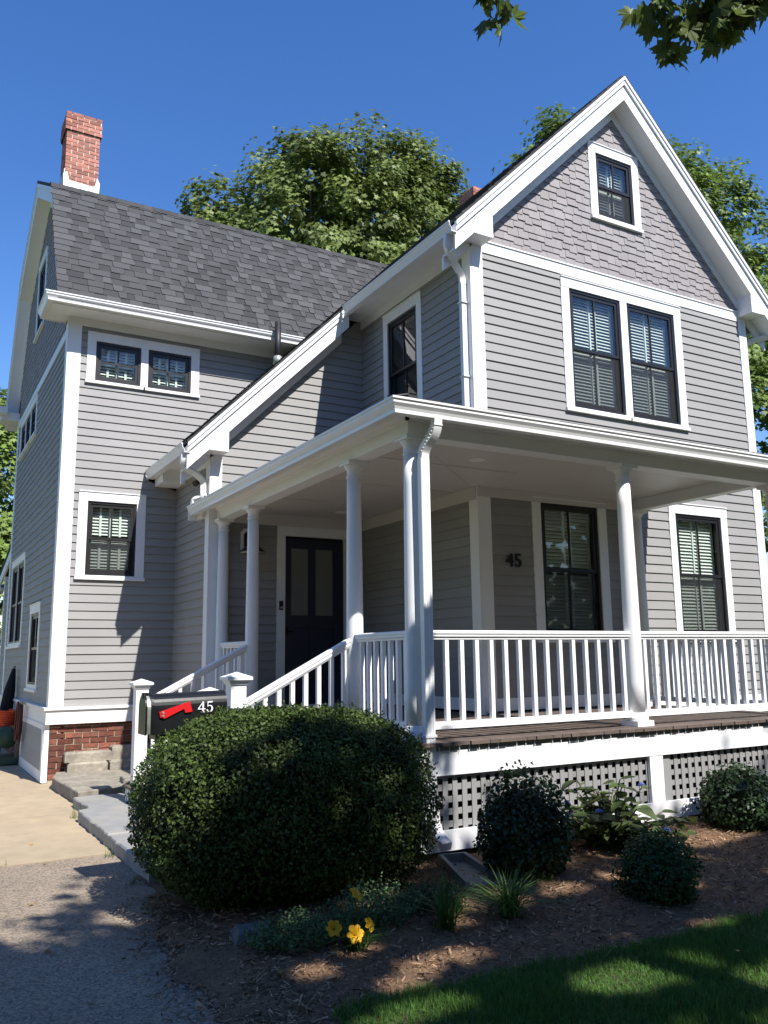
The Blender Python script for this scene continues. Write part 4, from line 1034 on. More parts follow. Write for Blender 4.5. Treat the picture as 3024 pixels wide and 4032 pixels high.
obj('backplate', *prism(octo(4.055, 3.19, .125, .17, .05), 'y', 10.815, 10.85), 'trim', wl); obj('mount', *prism(octo(4.055, 3.19, .085, .125, .035), 'y', 10.79, 10.8145), 'metal_black', wl)
obj('arm', *tube(smooth_path([(4.05, 10.79, 3.21), (4.04, 10.70, 3.24), (4.015, 10.60, 3.21), (4.01, 10.585, 3.14)], 4), .014), 'metal_black', wl, smooth=True)
obj('shade', *lathe([(.035, 3.17), (.045, 3.12), (.06, 3.10), (.10, 3.075), (.15, 3.035), (.172, 3.005)], 4.01, 10.585, 28), 'metal_black', wl, smooth=True)
obj('shade_lining', *lathe([(.168, 3.003), (.14, 3.012), (.05, 3.03)], 4.01, 10.585, 28), 'lamp_white', wl, smooth=True)
db = empty('doorbell', (4.52, 10.82, 2.27), 'small black doorbell camera on white door casing', 'doorbell')
obj('body', *boxVF(4.495, 4.545, 10.803, 10.8275, 2.265, 2.39), 'metal_black', db); obj('button', *lathe([(.016, 0), (.016, .004)], 0, 0, 16), 'alu', db, loc=(0, 0, 0)); b_ = db.children[-1]; b_.rotation_euler = (math.pi / 2, 0, 0); b_.location = (4.52 - 4.52, 10.803 - 10.82, 2.30 - 2.27)
sl = empty('flood_light', (3.44, 11.26, 4.0), 'small dark flood light under the low entry eave', 'flood light')
obj('bracket', *prism([(11.16, 4.02), (11.36, 4.02), (11.36, 4.18)], 'x', 3.455, 3.493), 'siding', sl)
obj('head', *tube([(3.46, 11.26, 4.05), (3.40, 11.22, 4.0)], [.035, .045], n=16), 'metal_black', sl)
fl = empty('round_flood_light', (1.85, 20.6, 3.2), 'pale round flood light on the rear wing corner', 'flood light')
obj('housing', *tube([(1.96, 20.14, 3.30), (1.90, 20.3, 3.25)], .03, n=12), 'metal_black', fl); obj('lens', *tube([(1.90, 20.3, 3.25), (1.86, 20.45, 3.20)], [.06, .09], n=18), 'lamp_white', fl)

# ------------------------------------------------------------------ mailbox
MY = 6.10; MX0, MX1 = 1.585, 2.13; MZ0, MZ1 = 1.095, 1.375; MW = .20
mb = empty('mailbox', (1.85, MY + .1, 0), 'black curbside mailbox with red flag and white number 45', 'mailbox')
sec = [(MY, MZ0), (MY, MZ1 - .10)] + [(MY + MW / 2 - MW / 2 * math.cos(t), MZ1 - .10 + .10 * math.sin(t)) for t in np.linspace(.2, math.pi - .2, 13)] + [(MY + MW, MZ1 - .10), (MY + MW, MZ0)]
V, F = prism(sec, 'x', MX0, MX1); 
def tilt(V, dz=.012): return [(v[0], v[1], v[2] + dz * (v[0] - MX0) / (MX1 - MX0)) for v in V]
obj('body', tilt(V), F, 'metal_black', mb)
cy = MY + MW / 2
sec2 = [(cy + (p[0] - cy) * 1.06, MZ0 + (p[1] - MZ0) * 1.02 + .001) for p in sec]
obj('rim', *prism(sec2, 'x', MX0 - .006, MX0 + .012), 'metal_black', mb)
sec3 = [(cy + (p[0] - cy) * .93, MZ0 + .008 + (p[1] - MZ0) * .93) for p in sec]
obj('door', *prism(sec3, 'x', MX0 - .034, MX0 - .008), 'alu', mb)
obj('door_edge', *prism([(cy + (p[0] - cy) * 1.0, MZ0 + (p[1] - MZ0) * .995) for p in sec], 'x', MX0 - .047, MX0 - .0345), 'metal_black', mb)
g = Geo(); g.box(MX0 - .052, MX0 - .012, cy - .02, cy + .015, MZ1 - .03, MZ1 + .008); g.out('latch', 'metal_black', mb)
def onside(u, z): return (MX0 + u, z)
fl_ = [(.045, 1.252), (.262, 1.318), (.283, 1.246), (.231, 1.240), (.222, 1.268), (.085, 1.205), (.052, 1.215)]
obj('flag', *prism([(MX0 + a, b) for a, b in fl_], 'y', MY - .014, MY - .006), 'plastic_red', mb)
for z in (1.245, 1.224): obj('flag_rivet', *tube([(MX0 + .072, MY - .014, z), (MX0 + .072, MY - .022, z)], [.010, .007], n=12), 'alu', mb)
xo = MX0 + .325
def glyph(polys, x, z, s, nm):
    g = Geo()
    for i, P in enumerate(polys): g.add(*prism([(x + p[0] * s, z + p[1] * s) for p in P], 'y', MY - .0045 - .0004 * i, MY - .0015))
    g.out(nm, 'white_vinyl', mb)
four = [[(.44, 0.02), (.59, 0.02), (.59, 1), (.44, 1)], [(.0, .26), (.75, .26), (.75, .345), (.0, .345)], [(.0, .345), (.10, .345), (.50, .88), (.50, 1)], [(.30, 0), (.73, 0), (.73, .05), (.30, .05)]]
arc = [(.33 + .33 * math.cos(t), .32 + .32 * math.sin(t)) for t in np.linspace(2.35, -2.6, 20)]; arc2 = [(.30 + (.20 + .05 * (1 - math.cos(t)) / 2) * math.cos(t), .32 + .255 * math.sin(t)) for t in np.linspace(-2.6, 2.35, 20)]
five = [arc + arc2, [(.10, .48), (.155, .50), (.185, .95), (.10, 1)], [(.10, 1), (.13, .86), (.56, .88), (.62, 1.02)], [(.0 + .085 + .075 * math.cos(t), .16 + .075 * math.sin(t)) for t in np.linspace(0, 5.9, 12)]]
glyph(four, MX0 + .325, 1.238, .075, 'number'); glyph(five, MX0 + .388, 1.2385, .075, 'number')
obj('post', *boxVF(1.80, 1.90, MY + .05, MY + .15, -.02, 1.06), 'metal_black', mb); obj('shelf', *boxVF(MX0 + .03, MX1 - .03, MY + .015, MY + MW - .015, 1.06, 1.094), 'metal_black', mb)

# ------------------------------------------------------------------ stone walk and landing stones
wk = empty('stone_walk', (2.1, 9, 0)); wk['kind'] = 'structure'
def stone(name, poly, z0, z1, mat, parent, jit=.006, chamfer=.012, label=None):
    P = []
    for i in range(len(poly)):
        a = np.array(poly[i]); b = np.array(poly[(i + 1) % len(poly)]); n = max(1, int(np.linalg.norm(b - a) / .09))
        for k in range(n): q = a + (b - a) * k / n + rng.normal(0, jit, 2); P.append(q)
    P = np.array(P); c = P.mean(0); n = len(P); V = []
    for (s, z, jz) in ((0, z0, 0), (0, z1 - chamfer, .003), (chamfer, z1, .0025)):
        for p in P: q = p + (c - p) / (np.linalg.norm(c - p) + 1e-6) * s; V.append((q[0], q[1], z + random.uniform(-jz, jz)))
    F = [(r * n + i, r * n + (i + 1) % n, (r + 1) * n + (i + 1) % n, (r + 1) * n + i) for r in range(2) for i in range(n)] + [tuple(range(2 * n, 3 * n))]
    return obj(name, V, F, mat, parent, tone=random.random())
stone('bluestone_slab', [(1.86, 9.50), (2.27, 9.50), (3.2, 10.42), (1.83, 10.38)], 0, .105, 'bluestone', wk)
stone('bluestone_slab', [(1.72, 8.02), (2.27, 8.02), (2.27, 9.48), (1.86, 9.49), (1.72, 9.42)], 0, .112, 'bluestone', wk)
stone('bluestone_slab', [(1.72, 6.55), (2.3, 6.55), (2.27, 8.0), (1.72, 8.0)], 0, .106, 'bluestone', wk)
stone('bluestone_slab', [(2.3, 6.75), (3.5, 6.75), (3.5, 10.40), (2.28, 9.5)], 0, .098, 'bluestone', wk, jit=.001)
stone('sandstone_step', [(1.90, 10.45), (2.95, 10.75), (3.4, 12.45), (1.97, 12.42), (1.84, 11.9)], 0, .15, 'fieldstone', wk)
stone('granite_block', [(2.45, 10.62), (3.0, 10.55), (3.05, 10.95), (2.5, 11.0)], 0, .22, 'fieldstone', wk, jit=.015)
for i, (p, z0, z1) in enumerate(([[(2.10, 12.25), (2.62, 12.23), (2.62, 12.49), (2.10, 12.49)], .12, .27], [[(2.63, 12.22), (3.45, 12.20), (3.45, 12.49), (2.63, 12.49)], .12, .275], [[(2.06, 12.34), (2.68, 12.33), (2.68, 12.50), (2.06, 12.50)], .271, .40], [[(2.66, 12.31), (3.28, 12.30), (3.28, 12.50), (2.66, 12.50)], .276, .455], [[(3.29, 12.33), (3.5, 12.33), (3.5, 12.50), (3.29, 12.50)], .28, .52])):
    stone('foundation_stone', p, z0, z1, 'fieldstone', fd, jit=.010, chamfer=.022)
bs = stone('granite_stone', [(1.74, 4.80), (2.0, 4.74), (2.06, 5.0), (1.80, 5.05)], -.03, .095, 'dark_granite', None, jit=.015, chamfer=.04); tag(bs, 'grey granite stone under the front of the big hedge', 'stone')

# splash block
sb = empty('splash_block', (3.68, 5.4, .03), 'grey concrete splash block on mulch below the downspout', 'splash block')
a = Vector((3.735, 5.60)); dv = Vector((-.13, -.62)).normalized(); nv = Vector((-dv.y, dv.x))
def sp(l, w, z): q = a + dv * (l * .82 + .07) + nv * w * .9; return (q.x, q.y, z * .8 + .035)
def bar8(l0, l1, w00, w01, w10, w11, z0, z1, z1b): return [sp(l0, w00, z0), sp(l0, w01, z0), sp(l1, w11, z0), sp(l1, w10, z0), sp(l0, w00, z1), sp(l0, w01, z1), sp(l1, w11, z1b), sp(l1, w10, z1b)], BF
obj('base', *bar8(-.05, .66, -.09, .09, -.13, .13, .02, .075, .05), 'bluestone', sb)
obj('side_wall', *bar8(-.05, .66, -.125, -.091, -.165, -.131, .02, .15, .085), 'bluestone', sb); obj('side_wall', *bar8(-.05, .66, .091, .125, .131, .165, .02, .15, .085), 'bluestone', sb)
obj('back_wall', *bar8(-.085, -.051, -.125, .125, -.125, .125, .02, .15, .15), 'bluestone', sb)

# hose reel, hose, umbrella by the end wall
hr = empty('hose_reel', (1.62, 15.3, 0), 'green hose reel with orange hose against the brick foundation', 'hose reel')
g = Geo(); g.box(1.42, 1.80, 15.0, 15.75, .02, .12); g.out('tray', 'green_plastic', hr)
g = Geo(); g.box(1.45, 1.48, 14.98, 15.02, .12, .75); g.box(1.74, 1.77, 14.98, 15.02, .12, .75); g.out('stand', 'grey_wood', hr)
obj('drum', *tube([(1.62, 15.1, .42), (1.62, 15.7, .42)], .16, n=20), 'green_plastic', hr, smooth=True)
for k in range(7):
    z = .60 + .035 * k; P = [(1.62 + .17 * math.cos(t), 15.75 + .26 * math.sin(t), z + .006 * math.sin(t * 2)) for t in np.linspace(0, 2 * math.pi, 25)]
    obj('hose_coil', *tube(P, .017, n=8), 'hose_orange', hr, smooth=True)
obj('hose_tail', *tube(smooth_path([(1.62, 15.5, .60), (1.52, 15.45, .5), (1.5, 15.9, .45)], 6), .017), 'hose_orange', hr, smooth=True)
gh = empty('garden_hose', (1.76, 14.3, .2), 'maroon garden hose looped from a wall spigot', 'garden hose')
for k, (w, dz) in enumerate(((.10, .0), (.15, .05), (.20, .09), (.13, .03))):
    P = [(1.74 - .02 * k, 14.45 + w * math.sin(t) + .12 * (1 - math.cos(t)) / 2, 1.0 - (.62 - dz) * (1 - math.cos(t)) / 2) for t in np.linspace(0, 2 * math.pi, 29)]
    obj('loop', *tube(P, .014, n=8), 'hose_red', gh, smooth=True)
g = Geo(); g.box(1.70, 1.80, 14.36, 14.40, .97, 1.0); g.box(1.69, 1.72, 14.3, 14.46, .99, 1.02); g.out('spigot', 'alu', gh)
um = empty('folded_umbrella', (1.74, 16.0, 0), 'dark folded canvas umbrella leaning on the end wall', 'umbrella')
obj('pole', *tube([(1.60, 16.05, .0), (1.78, 16.05, 1.55)], .018), 'grey_wood', um)
obj('canvas', *tube([(1.66, 16.05, .62), (1.68, 16.05, .8), (1.72, 16.05, 1.15), (1.77, 16.05, 1.50)], [.06, .11, .09, .03], n=9), 'umbrella', um)

# ------------------------------------------------------------------ hedge, shrubs, flowers
def fib(n):
    i = np.arange(n) + .5; ph = np.arccos(1 - 2 * i / n); th = np.pi * (1 + 5 ** .5) * i
    return np.stack([np.cos(th) * np.sin(ph), np.sin(th) * np.sin(ph), np.cos(ph)], 1)
def lump(d, seed, amp):
    r = np.zeros(len(d)); q = np.random.default_rng(seed)
    for k in range(10):
        v = q.normal(size=3) * (1.5 + k * .9); r += np.sin(d @ v + q.uniform(0, 6)) / (1 + k * .6)
    return 1 + amp * r
def superell(d, a, b, c, p):
    t = (np.abs(d[:, 0] / a) ** p + np.abs(d[:, 1] / b) ** p + np.abs(d[:, 2] / c) ** p) ** (-1 / p); return d * t[:, None]
def shrub(name, center, half, p, n, size, mat, label, cat, amp=.02, depth=.14, seed=1, shape='quad', group=None, rough_top=0.0, stems=0):
    """leafy mass: leaves in a shell around a dark interior that carries twigs"""
    cx, cy, cz = center; top = empty(name, (cx, cy, 0), label, cat, group)
    d = rng.normal(size=(n, 3)); d /= np.linalg.norm(d, axis=1, keepdims=True)
    S = superell(d, *half, p); L = lump(d, seed, amp)
    nr = np.stack([np.sign(S[:, 0]) * np.abs(S[:, 0] / half[0]) ** (p - 1) / half[0], np.sign(S[:, 1]) * np.abs(S[:, 1] / half[1]) ** (p - 1) / half[1], np.sign(S[:, 2]) * np.abs(S[:, 2] / half[2]) ** (p - 1) / half[2]], 1); nr /= np.linalg.norm(nr, axis=1, keepdims=True)
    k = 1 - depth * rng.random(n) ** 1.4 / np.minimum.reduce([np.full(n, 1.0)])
    pos = S * (L * k)[:, None] + nr * rng.normal(0, size * .45, n)[:, None]
    if rough_top: pos[:, 2] += rough_top * rng.random(n) ** 3 * np.clip(nr[:, 2], 0, 1)
    pos += np.array(center); kk = pos[:, 2] > .02; pos = pos[kk]; nr = nr[kk]; n2 = len(pos)
    face = nr + rng.normal(0, .75, (n2, 3)) + np.array([0, 0, .25])
    tn = np.clip(rng.random(n2) * .8 + .2 * np.sin(pos[:, 0] * 7 + seed) * np.sin(pos[:, 2] * 8) + .1, 0, 1)
    leaf_mesh('foliage', pos, face, rng.uniform(.65, 1.25, n2) * size, mat, shape, parent=top, tone=tn)
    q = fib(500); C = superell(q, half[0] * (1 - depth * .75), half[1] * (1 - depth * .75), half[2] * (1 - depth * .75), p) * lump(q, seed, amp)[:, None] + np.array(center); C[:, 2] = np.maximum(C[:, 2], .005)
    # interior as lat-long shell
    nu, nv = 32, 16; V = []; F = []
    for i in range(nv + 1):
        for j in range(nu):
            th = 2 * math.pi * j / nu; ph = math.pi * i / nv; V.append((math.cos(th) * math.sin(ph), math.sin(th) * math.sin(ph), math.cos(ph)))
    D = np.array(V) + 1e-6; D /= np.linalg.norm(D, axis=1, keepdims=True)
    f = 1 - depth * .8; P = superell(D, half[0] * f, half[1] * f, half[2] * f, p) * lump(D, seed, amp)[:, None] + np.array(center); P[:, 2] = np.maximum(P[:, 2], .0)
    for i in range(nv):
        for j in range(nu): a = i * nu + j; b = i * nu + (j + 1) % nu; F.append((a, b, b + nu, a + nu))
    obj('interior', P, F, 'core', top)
    for s in range(max(3, stems)):
        t = 2.4 * s + seed; obj('stem', *tube([(cx + .05 * math.cos(t), cy + .05 * math.sin(t), -.02), (cx + half[0] * .35 * math.cos(t), cy + half[1] * .35 * math.sin(t), cz)], [.018, .008], n=6), 'bark', top)
    return top
hedge = shrub('clipped_hedge', (2.45, 5.74, .63), (1.03, .82, .62), 2.7, 85000, .027, 'box_leaf', 'big rounded clipped green hedge in front of the porch steps', 'hedge', amp=.017, depth=.12, seed=3)
shrub('boxwood', (4.0, 5.08, .34), (.34, .32, .42), 1.75, 9000, .036, 'shrub_leaf', 'tall dark upright boxwood shrub beside the splash block', 'shrub', amp=.085, depth=.4, seed=5, rough_top=.10, shape='oval')
shrub('round_shrub', (4.47, 4.26, .18), (.28, .26, .205), 2.1, 11000, .026, 'shrub_leaf2', 'low round dark green shrub nearest the lawn', 'shrub', amp=.075, depth=.45, seed=8, rough_top=.12)
shrub('leafy_shrub', (6.70, 5.34, .26), (.36, .32, .26), 2.1, 9000, .040, 'shrub_leaf', 'small dark leafy shrub at the right end of the lattice', 'shrub', amp=.06, depth=.35, seed=11, rough_top=.10, shape='oval')
# sprigs that break the outline of the upright shrubs
def sprigs(parent, centre, rad, h0, n, mat, size, up=.22):
    pos = []; nr = []
    for i in range(n):
        t = random.uniform(0, 6.28); r = rad * random.uniform(.2, 1); b = np.array([centre[0] + r * math.cos(t), centre[1] + r * math.sin(t), h0 * (1 - .45 * (r / rad) ** 2)])
        dirv = np.array([.45 * math.cos(t) * r / rad, .45 * math.sin(t) * r / rad, 1]); dirv /= np.linalg.norm(dirv); L = up * random.uniform(.5, 1)
        for k in range(11):
            q = b + dirv * L * k / 11 + rng.normal(0, .006, 3); a = rng.normal(size=3); a -= dirv * (a @ dirv); a /= np.linalg.norm(a); pos.append(q + a * size * .45); nr.append(np.cross(dirv, a) + dirv * .3 + rng.normal(0, .3, 3))
    leaf_mesh('sprig', np.array(pos), np.array(nr), rng.uniform(.7, 1.1, len(pos)) * size, mat, 'oval', parent=parent, kind='stuff')
for o in list(scene.objects):
    if o.name == 'boxwood': sprigs(o, (4.0, 5.08), .29, .56, 60, 'shrub_leaf', .036, .15)
    if o.name == 'leafy_shrub': sprigs(o, (6.70, 5.34), .33, .38, 60, 'shrub_leaf', .038, .14)

def shoots(parent, center, half, p, n, mat, size):
    d = rng.normal(size=(n, 3)); d[:, 2] = np.abs(d[:, 2]) * .9 - .25; d /= np.linalg.norm(d, axis=1, keepdims=True); S = superell(d, *half, p) * lump(d, 3, .017)[:, None] + np.array(center); pos = []; nr = []
    for s, v in zip(S, d):
        ax = v + np.array([0, 0, .5]) + rng.normal(0, .35, 3); ax /= np.linalg.norm(ax); L = random.uniform(.03, .085)
        for k in range(8):
            a = rng.normal(size=3); a -= ax * (a @ ax); a /= np.linalg.norm(a); pos.append(s - v * .02 + ax * L * k / 8 + a * size * .4); nr.append(np.cross(ax, a) + ax * .4 + rng.normal(0, .3, 3))
    leaf_mesh('new_shoots', np.array(pos), np.array(nr), rng.uniform(.7, 1.1, len(pos)) * size, mat, 'oval', parent=parent, tone=np.clip(rng.normal(.75, .2, len(pos)), 0, 1), kind='stuff')
shoots(hedge, (2.45, 5.74, .63), (1.03, .82, .62), 2.7, 700, 'box_leaf', .024)
# hydrangea with large separate leaves
hy = empty('hydrangea', (5.15, 5.36, 0), 'leafy hydrangea with small blue flower heads before the lattice', 'hydrangea')
LS = np.array([(0, 0, 0), (.18, .12, .03), (.32, .36, .05), (.27, .62, .04), (.12, .86, 0), (0, 1.0, -.05), (-.12, .86, 0), (-.27, .62, .04), (-.32, .36, .05), (-.18, .12, .03), (0, .35, -.02), (0, .68, -.03)])
LF = [(0, 1, 10), (1, 2, 10), (2, 3, 11, 10), (3, 4, 11), (4, 5, 11), (5, 6, 11), (6, 7, 11), (7, 8, 10, 11), (8, 9, 10), (9, 0, 10)]
leafm = []
for t in range(5):
    me = bpy.data.meshes.new('hydrangea_leaf'); me.from_pydata((LS * (1, 1, 1 + .4 * t)).tolist(), [], LF); a = me.attributes.new('tone', 'FLOAT', 'POINT'); a.data.foreach_set('value', np.full(12, .1 + .2 * t, np.float32)); me.materials.append(M['hyd_leaf']); me.polygons.foreach_set('use_smooth', [True] * 10); leafm.append(me)
def big_leaf(parent, base, dirv, up, size, meshes, name='leaf'):
    d = Vector(dirv).normalized(); u = Vector(up); x = d.cross(u).normalized(); z = x.cross(d).normalized()
    o = bpy.data.objects.new(name, random.choice(meshes)); scene.collection.objects.link(o); o.parent = parent; pl = WL[parent.name]
    m = Matrix(((x.x, d.x, z.x), (x.y, d.y, z.y), (x.z, d.z, z.z))).to_4x4(); m = m @ Matrix.Diagonal((size, size, size, 1)); m.translation = Vector(base) - Vector(pl); o.matrix_local = m
    return o
for i in range(46):
    t = random.uniform(0, 6.28); r = random.uniform(.12, .58); h = random.uniform(.30, .70) * (1 - .35 * (r / .5) ** 2)
    tip = (5.18 + r * 1.15 * math.cos(t), 5.34 + r * .75 * math.sin(t), h)
    P = smooth_path([(5.15 + .08 * math.cos(t), 5.36 + .06 * math.sin(t), 0), (5.15 + r * .5 * math.cos(t), 5.36 + r * .4 * math.sin(t), h * .6), tip], 4); obj('stem', *tube(P, [.006] * len(P), n=5), 'grey_wood', hy)
    for k in range(10):
        q = P[min(len(P) - 1, 2 + k % 7)]; a = t + k * 2.2 + random.uniform(-.5, .5); e = random.uniform(-.5, .25)
        big_leaf(hy, q, (math.cos(a), math.sin(a), e), (random.uniform(-.3, .3), random.uniform(-.3, .3) - .1, 1), random.uniform(.11, .18), leafm)
    if i % 9 == 0:
        n = 60; dd = rng.normal(size=(n, 3)); dd /= np.linalg.norm(dd, axis=1, keepdims=True); dd[:, 2] = np.abs(dd[:, 2]) * .8
        leaf_mesh('flower_head', np.array(tip) + np.array([0, 0, .02]) + dd * .030, dd, np.full(n, .021), 'hyd_flower', 'quad', parent=hy)

def strap_plant(name, x, y, n, hmin, hmax, spread, w, mat, label, cat, zg=.05, group=None):
    o = empty(name, (x, y, zg), label, cat, group)
    a = rng.uniform(0, 6.28, n); m = rng.uniform(.12, 1, n) ** .8 * spread; h = rng.uniform(hmin, hmax, n) * (1 - .25 * m / spread)
    b = np.stack([x + rng.normal(0, .03, n), y + rng.normal(0, .03, n), np.full(n, zg - .01)], 1)
    blade_mesh('leaves', b, h, np.stack([np.cos(a) * m, np.sin(a) * m], 1), rng.uniform(.7, 1.1, n) * w, mat, parent=o, segs=6); return o
dl = strap_plant('daylily', 2.30, 4.42, 90, .14, .26, .34, .012, 'lily_leaf', 'daylily with four yellow open blooms below the hedge', 'daylily')
strap_plant('daylily', 2.90, 4.42, 90, .24, .44, .34, .012, 'lily_leaf', 'dark strap leaved plant without blooms, left of the bright clump', 'daylily')
strap_plant('grass_clump', 3.40, 4.47, 190, .20, .38, .46, .012, 'bright_leaf', 'bright sunlit grassy clump in the mulch bed', 'ornamental grass')
strap_plant('grass_tuft', 1.74, 9.62, 22, .08, .22, .10, .006, 'weed', 'grass tuft growing at the corner of stone slab and drive', 'weed', zg=.01)
strap_plant('grass_tuft', 2.45, 10.48, 40, .03, .09, .09, .005, 'weed', 'short weeds growing against the granite block by the steps', 'weed', zg=.11)
strap_plant('grass_tuft', 1.66, 7.62, 16, .04, .14, .09, .006, 'weed', 'yellowish weeds where asphalt meets the stone slab', 'weed', zg=.01)
strap_plant('grass_tuft', 1.62, 6.62, 26, .04, .09, .10, .006, 'weed', 'small weed tuft at the foot of the hedge by the drive', 'weed', zg=.01)
n = 900; X = rng.uniform(-1.5, 1.1, n); wv = np.clip(np.sin(X * 4 + .5) + np.sin(X * 9.3) * .6 + .4, 0, 2); k = rng.random(n) < wv * .6
X = X[k]; n = len(X); a = rng.uniform(0, 6.28, n); m = rng.uniform(.005, .03, n)
o = blade_mesh('seam_weeds', np.stack([X, 7.72 + rng.normal(0, .035, n), np.full(n, .0)], 1), rng.uniform(.015, .07, n), np.stack([np.cos(a) * m, np.sin(a) * m], 1), np.full(n, .009), 'weed', kind='stuff', segs=2); tag(o, 'line of weeds in the seam between asphalt and concrete', 'weeds')

def bloom(x, y, z, facing, s=.055, stem_from=None):
    f = empty('bloom', (x, y, z), parent=dl); d = Vector(facing).normalized(); u = d.cross(Vector((0, 0, 1))).normalized(); v = u.cross(d)
    for k in range(6):
        t = k * math.pi / 3; wdt = .62 if k % 2 else .46; ax = u * math.cos(t) + v * math.sin(t); tx = -u * math.sin(t) + v * math.cos(t); V = []
        for (r, o, w) in ((.05, -.5, .08), (.35, -.12, .34), (.7, .10, wdt), (.95, .08, wdt * .8), (1.12, -.02, .12)):
            for sgn in (-1, 0, 1): q = Vector((x, y, z)) + (ax * r + tx * sgn * w * .75 + d * (o - (.08 if sgn == 0 else 0) + (k % 2) * .03 + .03 * sgn * math.sin(r * 9))) * s; V.append(tuple(q))
        F = []
        for i in range(4):
            for j in range(2): a = i * 3 + j; F.append((a, a + 1, a + 4, a + 3))
        obj('petal', V, F, 'petal', f, smooth=True)
    if stem_from: obj('stem', *tube(smooth_path([stem_from, ((stem_from[0] + x) / 2, (stem_from[1] + y) / 2, z * .55 + .02), (x - d.x * s * .5, y - d.y * s * .5, z - d.z * s * .5)], 4), .004, n=5), 'lily_leaf', dl)
bloom(2.17, 4.42, .165, (-.3, -.8, .5), 0.041, (2.28, 4.42, .03)); bloom(2.27, 4.36, .135, (-.05, -.9, .45), 0.046, (2.30, 4.42, .03)); bloom(2.39, 4.42, .15, (.5, -.8, .5), 0.038, (2.31, 4.42, .03)); bloom(2.36, 4.52, .29, (.4, -.5, .7), 0.043, (2.33, 4.44, .03))

def fuzzy(name, x, y, rx, ry, h, n, label, mat='sage_leaf', size=.022):
    o = empty(name, (x, y, .03), label, 'perennial', 'soft low perennials in the bed'); pos = []; nr = []
    for i in range(n):
        t = random.uniform(0, 6.28); r = math.sqrt(random.random()); b = np.array([x + rx * r * math.cos(t) * .6, y + ry * r * math.sin(t) * .6, .03]); L = h * (1 - .45 * r) * random.uniform(.6, 1.1)
        e = np.array([rx * r * math.cos(t) * .5, ry * r * math.sin(t) * .5, L])
        for k in range(14):
            f = .15 + .85 * k / 14; q = b + e * f; a = rng.normal(size=3) * (1, 1, .4); pos.append(q + a * size * .45); nr.append(rng.normal(size=3) * .6 + np.array([0, -.1, .8]))
    leaf_mesh('foliage', np.array(pos), np.array(nr), rng.uniform(.6, 1.2, len(pos)) * size, mat, 'oval', parent=o)
fuzzy('soft_perennial', 2.03, 4.62, .30, .22, .25, 240, 'grey green low perennial left of the yellow daylily')
fuzzy('soft_perennial', 2.58, 4.72, .34, .24, .32, 280, 'grey green bushy perennial behind the yellow daylily')
fuzzy('soft_perennial', 3.02, 4.74, .22, .2, .26, 160, 'dark green soft perennial behind the strap leaved plant', 'shrub_leaf2')

# ------------------------------------------------------------------ trees
def limbs(o, base, paths):
    for P, r0, r1 in paths:
        Q = smooth_path(P, 5); n = len(Q); obj('limb', *tube(Q, [r0 + (r1 - r0) * i / (n - 1) for i in range(n)], n=9), 'bark', o, smooth=True)
def crown_leaves(blobs, nclump, per, spread, seed, gap=.0):
    q = np.random.default_rng(seed); P = []; N = []; T = []
    vol = np.array([b[3] * b[4] + b[4] * b[5] + b[3] * b[5] for b in blobs]); vol = vol / vol.sum()
    for b, f in zip(blobs, vol):
        m = int(nclump * f); d = q.normal(size=(m, 3)); d /= np.linalg.norm(d, axis=1, keepdims=True); d[:, 2] = np.where(d[:, 2] < -.55, -d[:, 2], d[:, 2])
        L = lump(d, seed + int(b[0] * 7) % 97, .04); rad = (.66 + .36 * q.random(m) ** .5) * L
        c = np.array(b[:3]) + d * np.array(b[3:6]) * rad[:, None]
        tcl = q.random(m)
        for k in range(m):
            n = int(per * q.uniform(.55, 1.4)); off = np.clip(q.normal(size=(n, 3)), -1.5, 1.5) * spread * np.array([1, 1, .62]) * q.uniform(.7, 1.2)
            P.append(c[k] + off); out = d[k] * .9 + np.array([0, 0, .65]); N.append(out + off / spread * .35 + q.normal(0, .45, (n, 3))); T.append(np.clip(.25 + .5 * tcl[k] + q.normal(0, .16, n), 0, 1))
    return np.concatenate(P), np.concatenate(N), np.concatenate(T)
def tree(name, base, trunk_h, r, blobs, nclump, per, leaf, mat, label, spread=.32, seed=1, group=None, limb_paths=None):
    o = empty(name, base, label, 'tree', group); x, y, z = base
    obj('trunk', *tube(smooth_path([(x, y, z - .2), (x + .1, y, z + trunk_h * .5), (x, y + .1, z + trunk_h)], 5), [r * (1.25 if i == 0 else 1) * (1 - .035 * i) for i in range(11)], n=14), 'bark', o, smooth=True)
    for b in blobs: limbs(o, base, [([(x, y + .1, z + trunk_h * .85), ((x + b[0]) / 2, (y + b[1]) / 2, (z + trunk_h + b[2]) / 2), (b[0], b[1], b[2] + b[5] * .3)], r * .5, r * .08)])
    P, N, T = crown_leaves(blobs, nclump, per, spread, seed)
    leaf_mesh('crown', P, N, rng.uniform(.7, 1.2, len(P)) * leaf, mat, 'maple', parent=o, tone=T); return o
